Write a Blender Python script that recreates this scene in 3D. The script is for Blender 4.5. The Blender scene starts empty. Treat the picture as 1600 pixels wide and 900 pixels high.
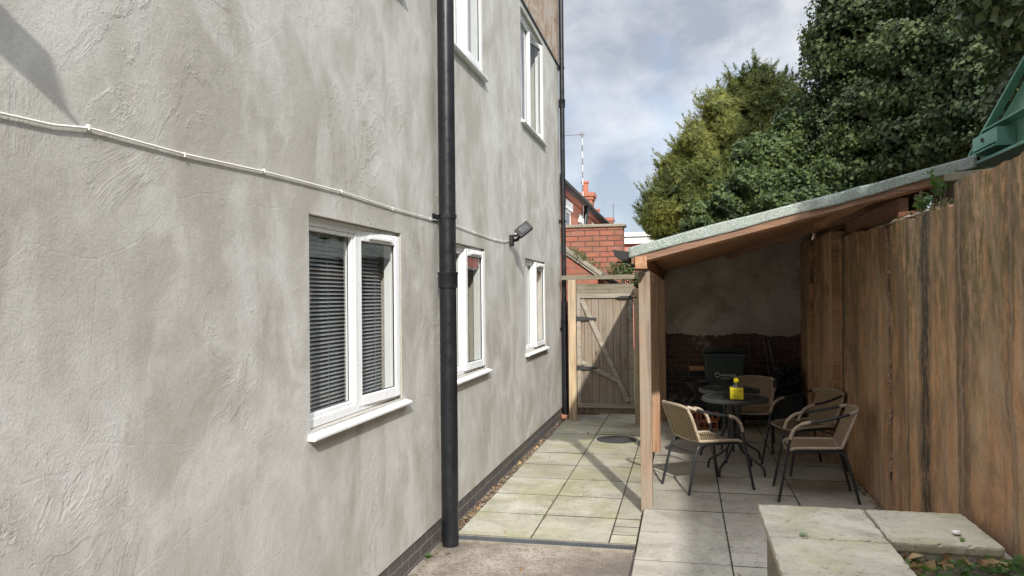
import bpy, math, random
import numpy as np
from mathutils import Vector, Matrix
random.seed(7); NP = np.random.RandomState(11)
S = bpy.context.scene
COL = S.collection

# ------------------------------------------------------------------ camera
F = 1200.0; yaw = math.atan(270/F); pitch = math.atan(13/F); roll = math.radians(.6)
fw = Vector((-math.sin(yaw)*math.cos(pitch), math.cos(yaw)*math.cos(pitch), math.sin(pitch)))
r0 = Vector((math.cos(yaw), math.sin(yaw), 0)); u0 = r0.cross(fw)
R_ = r0*math.cos(roll) - u0*math.sin(roll); U_ = u0*math.cos(roll) + r0*math.sin(roll)
cd = bpy.data.cameras.new('camera'); cam = bpy.data.objects.new('camera', cd); COL.objects.link(cam)
cd.sensor_width = 36; cd.lens = 36*F/1600; cd.clip_end = 3000; cd.clip_start = .05
m = Matrix.Identity(4)
for i in range(3):
    m[i][0] = R_[i]; m[i][1] = U_[i]; m[i][2] = -fw[i]
m[0][3] = 0; m[1][3] = 0; m[2][3] = 1.71
cam.matrix_world = m
S.camera = cam

# ------------------------------------------------------------------ sun, sky, exposure
SUN = Vector((-.095, .27, -.175)).normalized()       # the way the light travels
elev = math.asin(-SUN.z); 
sd = bpy.data.lights.new('sun', 'SUN'); sd.energy = 2.5; sd.angle = math.radians(1.2); sd.color = (1, .95, .87)
so = bpy.data.objects.new('sun', sd); COL.objects.link(so); so.rotation_euler = SUN.to_track_quat('-Z', 'Y').to_euler()
W = bpy.data.worlds.new('World'); S.world = W; W.use_nodes = True
wn = W.node_tree.nodes; wl = W.node_tree.links
bg = wn['Background']; bg.inputs[1].default_value = .15
sky = wn.new('ShaderNodeTexSky'); sky.sky_type = 'NISHITA'; sky.sun_disc = False
sky.sun_elevation = elev; sky.sun_rotation = math.atan2(-SUN.x, -SUN.y)
tc = wn.new('ShaderNodeTexCoord')
mp = wn.new('ShaderNodeMapping'); mp.inputs['Scale'].default_value = (1, 1, 1.5); mp.inputs['Location'].default_value = (3.1, 1.3, .35)
wl.new(tc.outputs['Generated'], mp.inputs[0])
n1 = wn.new('ShaderNodeTexNoise'); n1.inputs['Scale'].default_value = 5.2; n1.inputs['Detail'].default_value = 9; n1.inputs['Roughness'].default_value = .55; n1.inputs['Distortion'].default_value = .3
wl.new(mp.outputs[0], n1.inputs[0])
n2 = wn.new('ShaderNodeTexNoise'); n2.inputs['Scale'].default_value = 5.0; n2.inputs['Detail'].default_value = 7
mp2 = wn.new('ShaderNodeMapping'); mp2.inputs['Scale'].default_value = (1, 1, 1.4); mp2.inputs['Location'].default_value = (.2, 5.3, 1.1)
wl.new(tc.outputs['Generated'], mp2.inputs[0]); wl.new(mp2.outputs[0], n2.inputs[0])
cr = wn.new('ShaderNodeValToRGB')                   # how white the cloud is
cr.color_ramp.elements[0].position = .40; cr.color_ramp.elements[0].color = (1.40, 1.53, 1.82, 1)
cr.color_ramp.elements[1].position = .63; cr.color_ramp.elements[1].color = (2.85, 2.9, 3.0, 1)
wl.new(n1.outputs[0], cr.inputs[0])
mr = wn.new('ShaderNodeMapRange'); mr.inputs[1].default_value = .22; mr.inputs[2].default_value = .44   # cloud cover
wl.new(n2.outputs[0], mr.inputs[0])
sp = wn.new('ShaderNodeSeparateXYZ'); wl.new(tc.outputs['Generated'], sp.inputs[0])
mh = wn.new('ShaderNodeMapRange'); mh.inputs[1].default_value = .06; mh.inputs[2].default_value = .33; mh.inputs[3].default_value = .55; mh.inputs[4].default_value = 1.0
wl.new(sp.outputs[2], mh.inputs[0])
ml = wn.new('ShaderNodeMath'); ml.operation = 'MULTIPLY'; ml.use_clamp = True
wl.new(mr.outputs[0], ml.inputs[0]); wl.new(mh.outputs[0], ml.inputs[1])
mx = wn.new('ShaderNodeMix'); mx.data_type = 'RGBA'
wl.new(ml.outputs[0], mx.inputs[0]); 
mz = wn.new('ShaderNodeMapRange'); mz.interpolation_type = 'SMOOTHSTEP'; mz.inputs[1].default_value = .50; mz.inputs[2].default_value = .85; mz.inputs[3].default_value = 1.0; mz.inputs[4].default_value = 5.4   # thin bright cloud overhead
wl.new(sp.outputs[2], mz.inputs[0])
vm = wn.new('ShaderNodeVectorMath'); vm.operation = 'SCALE'; wl.new(cr.outputs[0], vm.inputs[0]); wl.new(mz.outputs[0], vm.inputs['Scale'])
hz = wn.new('ShaderNodeMix'); hz.data_type = 'RGBA'; hz.inputs[0].default_value = .7; hz.inputs[7].default_value = (.95, 1.18, 1.65, 1)   # milky air between the clouds
wl.new(sky.outputs[0], hz.inputs[6])
wl.new(hz.outputs[2], mx.inputs[6]); wl.new(vm.outputs[0], mx.inputs[7])
wl.new(mx.outputs[2], bg.inputs[0])
S.view_settings.view_transform = 'Standard'; S.view_settings.look = 'None'
S.view_settings.exposure = 1.08; S.view_settings.gamma = 1
S.render.resolution_x = 1024; S.render.resolution_y = 576
S.render.engine = 'CYCLES'
S.cycles.max_bounces = 8; S.cycles.transparent_max_bounces = 16; S.cycles.caustics_reflective = False; S.cycles.caustics_refractive = False
try: S.cycles.use_denoising = True
except Exception: pass

# ------------------------------------------------------------------ mesh helper
class MB:
    def __init__(s): s.v = []; s.f = []
    def add(s, vs, fs):
        b = len(s.v); s.v += [tuple(v) for v in vs]; s.f += [tuple(b+i for i in f) for f in fs]; return s
    def box(s, x0, x1, y0, y1, z0, z1):
        return s.add([(x0,y0,z0),(x1,y0,z0),(x1,y1,z0),(x0,y1,z0),(x0,y0,z1),(x1,y0,z1),(x1,y1,z1),(x0,y1,z1)],
                     [(0,3,2,1),(4,5,6,7),(0,1,5,4),(1,2,6,5),(2,3,7,6),(3,0,4,7)])
    def hexa(s, p):     # 8 points, bottom 4 then top 4
        return s.add(p, [(0,3,2,1),(4,5,6,7),(0,1,5,4),(1,2,6,5),(2,3,7,6),(3,0,4,7)])
    def beam(s, a, b, w, h, up=(0,0,1)):
        a = Vector(a); b = Vector(b); d = (b-a).normalized(); sd_ = d.cross(Vector(up)).normalized(); u = sd_.cross(d)
        sd_ *= w/2; u *= h/2
        return s.hexa([a-sd_-u, a+sd_-u, b+sd_-u, b-sd_-u, a-sd_+u, a+sd_+u, b+sd_+u, b-sd_+u])
    def tube(s, pts, r, n=8, cap=True, flat=1.0):
        pts = [Vector(p) for p in pts]; k = len(pts); rs = r if isinstance(r, (list, tuple)) else [r]*k
        prev = None; rings = []
        for i, p in enumerate(pts):
            t = (pts[min(i+1, k-1)] - pts[max(i-1, 0)]).normalized()
            if prev is None:
                up = Vector((0,0,1)) if abs(t.z) < .9 else Vector((1,0,0)); n1_ = t.cross(up).normalized()
            else:
                n1_ = (prev - t*prev.dot(t)).normalized()
            prev = n1_; n2_ = t.cross(n1_)
            rings.append([p + n1_*rs[i]*math.cos(2*math.pi*j/n) + n2_*rs[i]*flat*math.sin(2*math.pi*j/n) for j in range(n)])
        vs = [v for rg in rings for v in rg]; fs = []
        for i in range(k-1):
            for j in range(n):
                fs.append((i*n+j, i*n+(j+1)%n, (i+1)*n+(j+1)%n, (i+1)*n+j))
        if cap: fs.append(tuple(range(n))[::-1]); fs.append(tuple((k-1)*n+j for j in range(n)))
        return s.add(vs, fs)
    def lathe(s, prof, c=(0,0,0), n=32, cap=True):      # prof: (radius, z)
        vs = []; fs = []
        for r, z in prof:
            for j in range(n):
                a = 2*math.pi*j/n; vs.append((c[0]+r*math.cos(a), c[1]+r*math.sin(a), c[2]+z))
        for i in range(len(prof)-1):
            for j in range(n): fs.append((i*n+j, i*n+(j+1)%n, (i+1)*n+(j+1)%n, (i+1)*n+j))
        if cap: fs.append(tuple(range(n))[::-1]); fs.append(tuple((len(prof)-1)*n+j for j in range(n)))
        return s.add(vs, fs)
    def prism(s, poly, axis, a, b):   # poly of 2d points extruded along axis 0/1/2
        def P(p, t):
            q = list(p); q.insert(axis, t); return q
        n = len(poly)
        return s.add([P(p, a) for p in poly] + [P(p, b) for p in poly],
                     [tuple(range(n))[::-1], tuple(range(n, 2*n))] + [(i, (i+1)%n, n+(i+1)%n, n+i) for i in range(n)])
    def grid(s, fn, nu, nv, closed=False):
        vs = [fn(u/nu, v/nv) for v in range(nv+1) for u in range(nu+1)]
        return s.add(vs, [(v*(nu+1)+u, v*(nu+1)+u+1, (v+1)*(nu+1)+u+1, (v+1)*(nu+1)+u) for v in range(nv) for u in range(nu)])
    def build(s, name, mat, parent=None, bevel=0, smooth=False, recalc=True):
        me = bpy.data.meshes.new(name); me.from_pydata(s.v, [], s.f); me.update()
        if recalc and len(s.f) < 60000:
            import bmesh
            b = bmesh.new(); b.from_mesh(me); bmesh.ops.recalc_face_normals(b, faces=b.faces); b.to_mesh(me); b.free()
        me.materials.append(mat)
        o = bpy.data.objects.new(name, me); COL.objects.link(o)
        if smooth: 
            for p in me.polygons: p.use_smooth = True
            if smooth == 'auto':
                try: me.set_sharp_from_angle(angle=math.radians(40))
                except Exception: pass
        if bevel:
            md = o.modifiers.new('edge', 'BEVEL'); md.width = bevel; md.segments = 2; md.limit_method = 'ANGLE'; md.angle_limit = math.radians(35)
        if parent is not None:
            o.parent = parent; 
            o.matrix_parent_inverse = Matrix.Identity(4)
            top = parent
            while top is not None and top.type != 'EMPTY': top = top.parent
            if top is not None and top.get('worldparts'):
                # parts were modelled in world coordinates: bring them into the frame of the thing
                me.transform(Matrix.Translation(-Vector(top['worldparts'])))
        return o
def tag(o, label, cat=None, group=None):
    o['label'] = label
    if cat: o['category'] = cat
    if group: o['group'] = group
    return o
def thing(name, label, cat, loc=(0,0,0), group=None, rz=0, world=True):
    o = bpy.data.objects.new(name, None); COL.objects.link(o); o.location = loc; o.rotation_euler.z = rz
    o.empty_display_size = .2
    tag(o, label, cat, group)
    if world: o['worldparts'] = list(loc)
    return o
def structure(o): o['kind'] = 'structure'; return o
def copy_tree(o, parent=None):
    c = o.copy(); COL.objects.link(c); c.parent = parent
    for ch in [x for x in list(o.children)]: copy_tree(ch, c)
    return c
def solo(o, loc):
    """give a one-mesh thing an origin at its base"""
    o.data.transform(Matrix.Translation(-Vector(loc))); o.location = loc; return o

# ------------------------------------------------------------------ materials
class NT:
    def __init__(s, name):
        s.m = bpy.data.materials.new(name); s.m.use_nodes = True; s.t = s.m.node_tree; s.n = s.t.nodes
        s.p = s.n['Principled BSDF']; s.c = s.n.new('ShaderNodeTexCoord'); s.p.inputs['Roughness'].default_value = .8
        s.out = s.n['Material Output']
    def link(s, a, b): s.t.links.new(a, b)
    def vec(s, scale=(1,1,1), loc=(0,0,0), rot=(0,0,0), src=None):
        q = s.n.new('ShaderNodeMapping'); q.inputs['Scale'].default_value = scale; q.inputs['Location'].default_value = loc; q.inputs['Rotation'].default_value = rot
        s.link(src if src is not None else s.c.outputs['Object'], q.inputs[0]); return q.outputs[0]
    def noise(s, scale=5, detail=6, rough=.55, vec=None, dist=0, typ=None, out=0):
        q = s.n.new('ShaderNodeTexNoise')
        if typ: q.noise_type = typ
        q.inputs['Scale'].default_value = scale; q.inputs['Detail'].default_value = detail; q.inputs['Roughness'].default_value = rough; q.inputs['Distortion'].default_value = dist
        s.link(vec if vec is not None else s.c.outputs['Object'], q.inputs['Vector']); return q.outputs[out]
    def voro(s, scale=5, vec=None, feature='F1', out=0):
        q = s.n.new('ShaderNodeTexVoronoi'); q.feature = feature; q.inputs['Scale'].default_value = scale
        s.link(vec if vec is not None else s.c.outputs['Object'], q.inputs['Vector']); return q.outputs[out]
    def ramp(s, src, stops, interp='LINEAR'):
        q = s.n.new('ShaderNodeValToRGB'); e = q.color_ramp.elements; q.color_ramp.interpolation = interp
        while len(e) < len(stops): e.new(.5)
        for el, (p, c) in zip(e, stops):
            el.position = p; el.color = (c, c, c, 1) if isinstance(c, (int, float)) else (*c, 1)
        s.link(src, q.inputs[0]); return q.outputs[0]
    def mix(s, f, a, b, mode='MIX'):
        q = s.n.new('ShaderNodeMix'); q.data_type = 'RGBA'; q.blend_type = mode
        for i, x in ((0, f), (6, a), (7, b)):
            if hasattr(x, 'is_output') or hasattr(x, 'links'): s.link(x, q.inputs[i])
            elif i == 0: q.inputs[0].default_value = x
            else: q.inputs[i].default_value = (x, x, x, 1) if isinstance(x, (int, float)) else (*x, 1)
        return q.outputs[2]
    def math(s, op, a, b=0, clamp=False):
        q = s.n.new('ShaderNodeMath'); q.operation = op; q.use_clamp = clamp
        for i, x in ((0, a), (1, b)):
            if hasattr(x, 'links'): s.link(x, q.inputs[i])
            else: q.inputs[i].default_value = x
        return q.outputs[0]
    def sep(s, src=None):
        q = s.n.new('ShaderNodeSeparateXYZ'); s.link(src if src is not None else s.c.outputs['Object'], q.inputs[0]); return q.outputs
    def comb(s, x, y, z):
        q = s.n.new('ShaderNodeCombineXYZ')
        for i, a in enumerate((x, y, z)):
            if hasattr(a, 'links'): s.link(a, q.inputs[i])
            else: q.inputs[i].default_value = a
        return q.outputs[0]
    def color(s, x):
        if hasattr(x, 'links'): s.link(x, s.p.inputs['Base Color'])
        else: s.p.inputs['Base Color'].default_value = (*x, 1)
    def rough(s, x):
        if hasattr(x, 'links'): s.link(x, s.p.inputs['Roughness'])
        else: s.p.inputs['Roughness'].default_value = x
    def bump(s, h, dist=.01, strength=1):
        q = s.n.new('ShaderNodeBump'); q.inputs['Distance'].default_value = dist; q.inputs['Strength'].default_value = strength
        s.link(h, q.inputs['Height'])
        if s.p.inputs['Normal'].links: s.link(s.p.inputs['Normal'].links[0].from_socket, q.inputs['Normal'])
        s.link(q.outputs[0], s.p.inputs['Normal']); return s
    def island(s):
        q = s.n.new('ShaderNodeNewGeometry'); return q.outputs['Random Per Island']
    def objrand(s):
        q = s.n.new('ShaderNodeObjectInfo'); return q.outputs['Random']

def plain(name, col, rough=.6, metal=0, var=.12, grime=0, spec=None, bump=0, bscale=80):
    t = NT(name); n = t.noise(7, 6); lo = tuple(c*(1-var) for c in col); hi = tuple(min(1, c*(1+var)) for c in col)
    c = t.ramp(n, [(.3, lo), (.7, hi)])
    if grime:
        g = t.ramp(t.noise(13, 9, .7), [(.5, 0), (.72, grime)]); c = t.mix(g, c, tuple(x*.45+.03 for x in col))
    t.color(c); t.p.inputs['Metallic'].default_value = metal
    t.rough(t.ramp(t.noise(19, 5), [(.3, max(.05, rough-.1)), (.7, min(1, rough+.1))]))
    if bump: t.bump(t.noise(bscale, 4), bump)
    return t.m

def cement_mat(name, a, b, c, relief=1.0):
    t = NT(name)
    xyz = t.sep(); v = t.comb(0, xyz[1], xyz[2])
    big = t.noise(1.15, 4, .5, v, .6)
    col = t.ramp(big, [(.36, b), (.46, a), (.53, c), (.60, a), (.68, b)])
    p2 = t.noise(2.4, 5, .55, t.vec((1, 1, .6), (3, 1, 7), src=v), .9)
    col = t.mix(t.ramp(p2, [(.46, 0), (.58, .5)]), col, tuple(x*.97 for x in b))
    p3 = t.noise(3.3, 6, .6, t.vec((1, 1, .55), (9, 2, 1), src=v), .8)
    col = t.mix(t.ramp(p3, [(.51, 0), (.62, .55)]), col, c)
    p4 = t.noise(6.5, 6, .65, t.vec((1, 1, .5), (1, 6, 1), src=v), .6)
    col = t.mix(t.ramp(p4, [(.53, 0), (.66, .35)]), col, (b[0]*.86, b[1]*.85, b[2]*.78))
    st = t.noise(1, 5, .6, t.vec((1, 5, .7), (5, 5, 5), src=v))
    col = t.mix(t.ramp(st, [(.55, 0), (.72, .22)]), col, (b[0]*.82, b[1]*.80, b[2]*.74))
    fine = t.noise(110, 4, .7, v)
    col = t.mix(t.ramp(fine, [(.36, .22), (.52, 0)]), col, tuple(x*.62 for x in b))
    col = t.mix(t.ramp(t.noise(38, 6, .75, v), [(.56, 0), (.7, .22)]), col, tuple(min(1, x*1.2) for x in c))
    t.color(col); t.rough(.92)
    # torn float marks, hairline cracks, brushed and gritty surface: all relief
    ridge = t.noise(2.3, 8, .62, t.vec((1, 1, .8), (2, 7, 4), src=v), 1.2)
    ridge_s = t.ramp(ridge, [(.46, 0), (.497, .9), (.505, .35), (.555, .30), (.562, .9), (.59, .3)])
    mask = t.ramp(t.noise(1.3, 4, .6, t.vec((1, 1, 1), (8, 8, 3), src=v)), [(.50, 0), (.58, 1)])
    t.bump(t.noise(1.6, 4, .5, v), .035*relief, .5)
    t.bump(t.mix(1.0, ridge_s, mask, 'MULTIPLY'), .0029*relief, .8)
    t.bump(t.ramp(t.voro(1.7, t.vec(src=t.mix(.12, v, t.noise(3, 5, .6, v, out=1))), 'DISTANCE_TO_EDGE'), [(0, 0), (.006, 1)]), .0012*relief, .35)
    t.bump(t.noise(1, 4, .6, t.vec((1, 30, 5), src=v)), .0008*relief, .6)
    t.bump(t.noise(17, 7, .7, v, .4), .0034*relief, .8)
    t.bump(fine, .0018*relief, .8)
    return t.m
M = {}
M['cement'] = cement_mat('cement_render', (.46, .447, .412), (.375, .357, .315), (.54, .53, .503), 1.0)
def _brown():
    t = NT('brown_render'); v = t.vec((1, 1, 1))
    c = t.ramp(t.noise(3, 8, .65, v, .7), [(.3, (.20, .13, .085)), (.48, (.36, .26, .18)), (.58, (.44, .39, .33)), (.72, (.28, .19, .12))])
    t.color(c); t.rough(.9); t.bump(t.noise(12, 7, .7), .02); return t.m
M['brown_render'] = _brown()

def brick_mat(name, c1, c2, mortar, axis, rowh=.075, bw=.225, moss=None, grime=.3, msize=.010, white=None, bumpd=.012):
    t = NT(name); x = t.sep()
    v = t.comb(x[1] if axis == 'x' else x[0], x[2], 0)
    w = t.noise(4, 3, .5); 
    q = t.n.new('ShaderNodeTexBrick'); t.link(v, q.inputs['Vector'])
    q.inputs['Color1'].default_value = (*c1, 1); q.inputs['Color2'].default_value = (*c2, 1); q.inputs['Mortar'].default_value = (*mortar, 1)
    q.inputs['Scale'].default_value = 1; q.inputs['Mortar Size'].default_value = msize*.5; q.inputs['Mortar Smooth'].default_value = .3; q.inputs['Bias'].default_value = -.1
    q.inputs['Brick Width'].default_value = bw; q.inputs['Row Height'].default_value = rowh
    c = q.outputs['Color']
    c = t.mix(t.ramp(t.noise(9, 7, .7), [(.45, 0), (.75, grime*1.6)]), c, tuple(k*.35 for k in c1))
    c = t.mix(t.ramp(t.noise(30, 4, .7), [(.35, .25), (.6, 0)]), c, tuple(k*.5 for k in c1))
    if name == 'sooty_brick':       # lower courses were painted black
        lowp = t.ramp(t.math('ADD', x[2], t.math('MULTIPLY', t.noise(6, 5, .7), .10)), [(.70, 1), (.76, 0)])
        c = t.mix(t.math('MULTIPLY', lowp, t.ramp(q.outputs['Fac'], [(.3, .9), (.8, .15)])), c, (.022, .023, .026))
    if white: c = t.mix(t.ramp(t.noise(3.5, 8, .75, t.vec((1, 1, .6), (1, 4, 2))), [(.56, 0), (.66, white)]), c, (.45, .42, .39))
    if name in ('old_red_brick', 'red_brick_front'): c = t.mix(t.ramp(t.noise(5, 7, .75, t.vec((1, 1, 2.2), (7, 1, 3))), [(.5, 0), (.64, .55)]), c, (.24, .17, .13))
    if moss: c = t.mix(t.ramp(t.noise(2.5, 8, .7, t.vec((1, 1, 1), (4, 4, 4))), [(.5, 0), (.66, moss)]), c, (.10, .12, .045))
    t.color(c); t.rough(.88)
    t.bump(t.math('SUBTRACT', 1, q.outputs['Fac']), bumpd, .9); t.bump(t.noise(45, 5, .7), .004)
    return t.m
M['plinth'] = brick_mat('blue_brick_plinth', (.10, .085, .08), (.065, .06, .062), (.24, .23, .21), 'x', grime=.15)
M['red_front'] = brick_mat('red_brick_front', (.42, .14, .09), (.33, .10, .068), (.20, .15, .12), 'y', .078, moss=.35)
M['red_wall'] = brick_mat('old_red_brick', (.40, .145, .095), (.29, .095, .065), (.07, .06, .05), 'y', .082, grime=.3, moss=.3, msize=.016)
M['terrace_brick'] = brick_mat('terrace_brick', (.50, .19, .11), (.40, .13, .075), (.24, .17, .13), 'x', .08, grime=.15)
M['terrace_front'] = brick_mat('terrace_brick_end', (.50, .19, .11), (.38, .12, .075), (.24, .17, .13), 'y', .08, grime=.25)
M['dark_brick'] = brick_mat('sooty_brick', (.10, .05, .036), (.06, .038, .032), (.16, .145, .13), 'y', grime=.5, white=.6)

def _right():
    t = NT('stained_concrete'); x = t.sep(); v = t.comb(0, x[1], x[2])
    wob = t.noise(2.0, 4, .5, t.vec((1, .6, .35), src=v)); 
    y2 = t.math('ADD', x[1], t.math('MULTIPLY', wob, .22))
    vs = t.comb(0, y2, x[2])
    s1 = t.noise(1, 5, .5, t.vec((1, 1.5, .30), (0, 2.3, 0), src=vs), .5); s2 = t.noise(1, 7, .7, t.vec((1, 4, 1.0), (0, 7.7, 3), src=vs), .9); s3 = t.noise(1, 6, .75, t.vec((1, 24, 1.5), (0, 1, 8), src=vs))
    iso = t.noise(3.0, 9, .72, v, .6)
    c = t.ramp(s1, [(.38, (.33, .185, .095)), (.46, (.58, .315, .15)), (.52, (.54, .355, .215)), (.58, (.64, .345, .155)), (.64, (.42, .27, .16))])
    c = t.mix(t.ramp(s2, [(.38, .6), (.5, 0)]), c, (.235, .14, .085))
    c = t.mix(t.ramp(s2, [(.54, 0), (.66, .45)]), c, (.52, .37, .24))
    c = t.mix(t.ramp(s3, [(.38, .22), (.5, 0)]), c, (.24, .155, .10))
    c = t.mix(t.ramp(iso, [(.38, .6), (.5, 0)]), c, (.24, .15, .095))
    c = t.mix(t.ramp(iso, [(.54, 0), (.66, .5)]), c, (.55, .36, .20))
    al = t.noise(1, 6, .7, t.vec((1, 1.9, .25), (0, 4.1, 5), src=vs), .5)
    mrz = t.n.new('ShaderNodeMapRange'); mrz.inputs[1].default_value = .0; mrz.inputs[2].default_value = 2.2; t.link(x[2], mrz.inputs[0])
    al2 = t.math('MULTIPLY', t.ramp(al, [(.40, 0), (.50, 1)]), t.ramp(mrz.outputs[0], [(.35, .12), (.85, 1)]))
    al3 = t.math('MULTIPLY', al2, t.ramp(t.noise(7, 9, .8, t.vec((1, 1.8, .8), src=v)), [(.42, .05), (.56, .95)]))
    c = t.mix(al3, c, (.125, .105, .032))
    worn = t.noise(1.1, 8, .7, t.vec((1, 1, .55), (0, 3.3, 2), src=v), .8)
    c = t.mix(t.ramp(worn, [(.52, 0), (.62, .45)]), c, (.60, .44, .29))
    c = t.mix(t.ramp(worn, [(.38, .7), (.47, 0)]), c, (.19, .125, .07))
    c = t.mix(t.ramp(t.noise(48, 5, .75, v), [(.58, 0), (.66, .55)]), c, (.14, .095, .06))
    # the black wet run beside the cast joint and two fainter ones
    def run(yc, w, a):
        d = t.math('ABSOLUTE', t.math('SUBTRACT', t.math('ADD', x[1], t.math('MULTIPLY', t.math('SUBTRACT', t.noise(2.2, 4, .6, t.vec((1, .3, 1), src=v)), .5), .22)), yc))
        return t.math('MULTIPLY', t.math('MULTIPLY', t.ramp(t.math('DIVIDE', d, w), [(.45, 1), (1.0, 0)]), t.ramp(t.noise(11, 8, .8, t.vec((1, 2.2, .6), src=v)), [(.40, .12), (.52, 1)])), a)
    for yc, w, a in ((-0.72, .14, .97), (-1.38, .11, .6), (1.85, .09, .85), (-.32, .06, .5), (0.55, .05, .3), (-2.05, .05, .5)): c = t.mix(run(yc, w, a), c, (.035, .032, .02))
    for yc, w, a in ((-1.38, .02, .3), (-0.28, .015, .35), (-2.05, .02, .25)): c = t.mix(run(yc, w, a), c, (.52, .42, .31))
    t.color(c); t.rough(.85)
    t.bump(s2, .006, .5); t.bump(s3, .0025, .5); t.bump(t.noise(22, 8, .75, v), .016, .9); t.bump(t.ramp(t.voro(11, t.vec((1, 1, .7), src=v)), [(.05, 0), (.12, 1)]), .008, .7)
    return t.m
M['concrete'] = _right()
def _crack():
    t = NT('crumbled_joint'); t.color(t.ramp(t.noise(40, 6, .7), [(.35, (.12, .07, .05)), (.55, (.36, .22, .15)), (.7, (.55, .42, .36))])); t.bump(t.noise(60, 6), .02); return t.m
M['joint'] = _crack()

def slab_mat(name, cols, algae=0, dirt=.5, gloss=.85):
    t = NT(name)
    c = t.ramp(t.island(), [(0, cols[0]), (.5, cols[1]), (1, cols[2])])
    c = t.mix(t.ramp(t.noise(2.6, 8, .7, None, .6), [(.44, 0), (.60, .7)]), c, tuple(k*.62 for k in cols[1]))
    if algae: c = t.mix(t.ramp(t.noise(1.9, 8, .7, t.vec((1, 1, 1), (5, 2, 0)), .5), [(.45, 0), (.58, algae)]), c, (.27, .27, .10))
    c = t.mix(t.ramp(t.noise(16, 8, .75), [(.54, 0), (.68, dirt*.6)]), c, (.10, .092, .07))
    c = t.mix(t.math('MULTIPLY', t.ramp(t.noise(38, 6, .7), [(.56, 0), (.62, dirt)]), t.ramp(t.noise(2.6, 4, .6, t.vec(loc=(8, 1, 1))), [(.52, 0), (.60, 1)])), c, (.06, .055, .042))
    c = t.mix(t.ramp(t.noise(160, 3, .6), [(.3, .35), (.5, 0)]), c, tuple(k*.5 for k in cols[0]))
    c = t.mix(t.ramp(t.noise(130, 3, .6, t.vec((1, 1, 1), (3, 3, 3))), [(.62, 0), (.75, .5)]), c, tuple(min(1, k*1.5) for k in cols[2]))
    sp_ = t.ramp(t.voro(9, t.vec((1, 1, 1), (2, 2, 2))), [(.02, .5), (.06, 0)])
    c = t.mix(sp_, c, (.5, .5, .46))
    t.color(c); t.rough(gloss); t.bump(t.noise(120, 4, .7), .003); t.bump(t.noise(7, 6, .6), .008, .7)
    return t.m
M['slab_path'] = slab_mat('path_slab', [(.36, .335, .265), (.43, .405, .325), (.49, .465, .38)], .5, .75)
M['slab_patio'] = slab_mat('patio_slab', [(.36, .33, .28), (.41, .38, .325), (.46, .43, .37)], .12, .7)
M['slab_coping'] = slab_mat('coping_slab', [(.47, .435, .335), (.51, .475, .37), (.54, .505, .40)], .35, .7)
def _yard():
    t = NT('old_concrete')
    c = t.ramp(t.noise(1.6, 7, .65, None, .5), [(.40, (.15, .125, .10)), (.5, (.27, .225, .18)), (.60, (.38, .33, .27))])
    c = t.mix(t.ramp(t.noise(60, 4, .7), [(.38, .8), (.52, 0)]), c, (.09, .075, .06))
    c = t.mix(t.ramp(t.voro(70), [(.1, .7), (.25, 0)]), c, (.40, .36, .31))
    c = t.mix(t.ramp(t.noise(5, 8, .75, t.vec((1, 1, 1), (7, 1, 1))), [(.56, 0), (.66, .6)]), c, (.13, .105, .075))
    t.color(c); t.rough(.9); t.bump(t.noise(70, 5, .7), .006); t.bump(t.noise(4, 6), .02, .6); return t.m
M['yard'] = _yard()
def _soil():
    t = NT('soil'); t.color(t.ramp(t.noise(25, 8, .75), [(.35, (.035, .026, .018)), (.55, (.085, .065, .045)), (.75, (.20, .16, .11))])); t.bump(t.noise(35, 8, .7), .03); return t.m
M['soil'] = _soil()
def _grass():
    t = NT('rough_grass'); t.color(t.ramp(t.noise(2, 9, .75), [(.35, (.035, .05, .015)), (.6, (.08, .10, .035))])); t.bump(t.noise(30, 6), .05); return t.m
M['grass'] = _grass()
def _pebble():
    t = NT('mixed_pebbles'); t.color(t.ramp(t.island(), [(0, (.06, .042, .028)), (.35, (.17, .12, .075)), (.7, (.29, .22, .145)), (.95, (.42, .35, .26)), (1, (.36, .14, .07))])); return t.m
M['pebble'] = _pebble()

def wood(name, lo, hi, dark, axis=2, knots=.5, weather=0, rough=.75, scale=1):
    t = NT(name); sc = [26*scale]*3; sc[axis] = 1.3*scale
    isl = t.island(); off = t.comb(t.math('MULTIPLY', isl, 17), t.math('MULTIPLY', isl, 31), t.math('MULTIPLY', isl, 5))
    q = t.n.new('ShaderNodeVectorMath'); q.operation = 'ADD'; t.link(t.c.outputs['Object'], q.inputs[0]); t.link(off, q.inputs[1]); base = q.outputs[0]
    g = t.noise(1, 6, .6, t.vec(tuple(sc), src=base), .9)
    c = t.ramp(g, [(.32, dark), (.45, lo), (.6, hi), (.75, lo)])
    c = t.mix(t.ramp(isl, [(0, .0), (1, .35)]), c, lo)
    ks = [7*scale]*3; ks[axis] = 2.6*scale
    k = t.voro(1, t.vec(tuple(ks), src=base)); c = t.mix(t.ramp(k, [(.05, knots), (.13, 0)]), c, tuple(x*.4 for x in dark))
    if weather: 
        c = t.mix(t.ramp(t.noise(3, 6, .7, base), [(.4, 0), (.6, weather)]), c, (.26, .235, .20))
        c = t.mix(t.ramp(t.noise(7, 7, .7, t.vec(src=base)), [(.55, 0), (.7, weather*.8)]), c, (.16, .16, .10))
    t.color(c); t.rough(rough); t.bump(g, .004, .8); return t.m
M['wood_post'] = wood('pine_post', (.31, .17, .095), (.40, .245, .145), (.19, .10, .055), 2, .4, .25)
M['wood_post_grey'] = wood('weathered_pine_post', (.23, .155, .105), (.315, .225, .155), (.13, .085, .055), 2, .5, .5)
M['wood_beam'] = wood('pine_beam', (.36, .19, .10), (.46, .27, .155), (.22, .11, .06), 1, .4)
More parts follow.
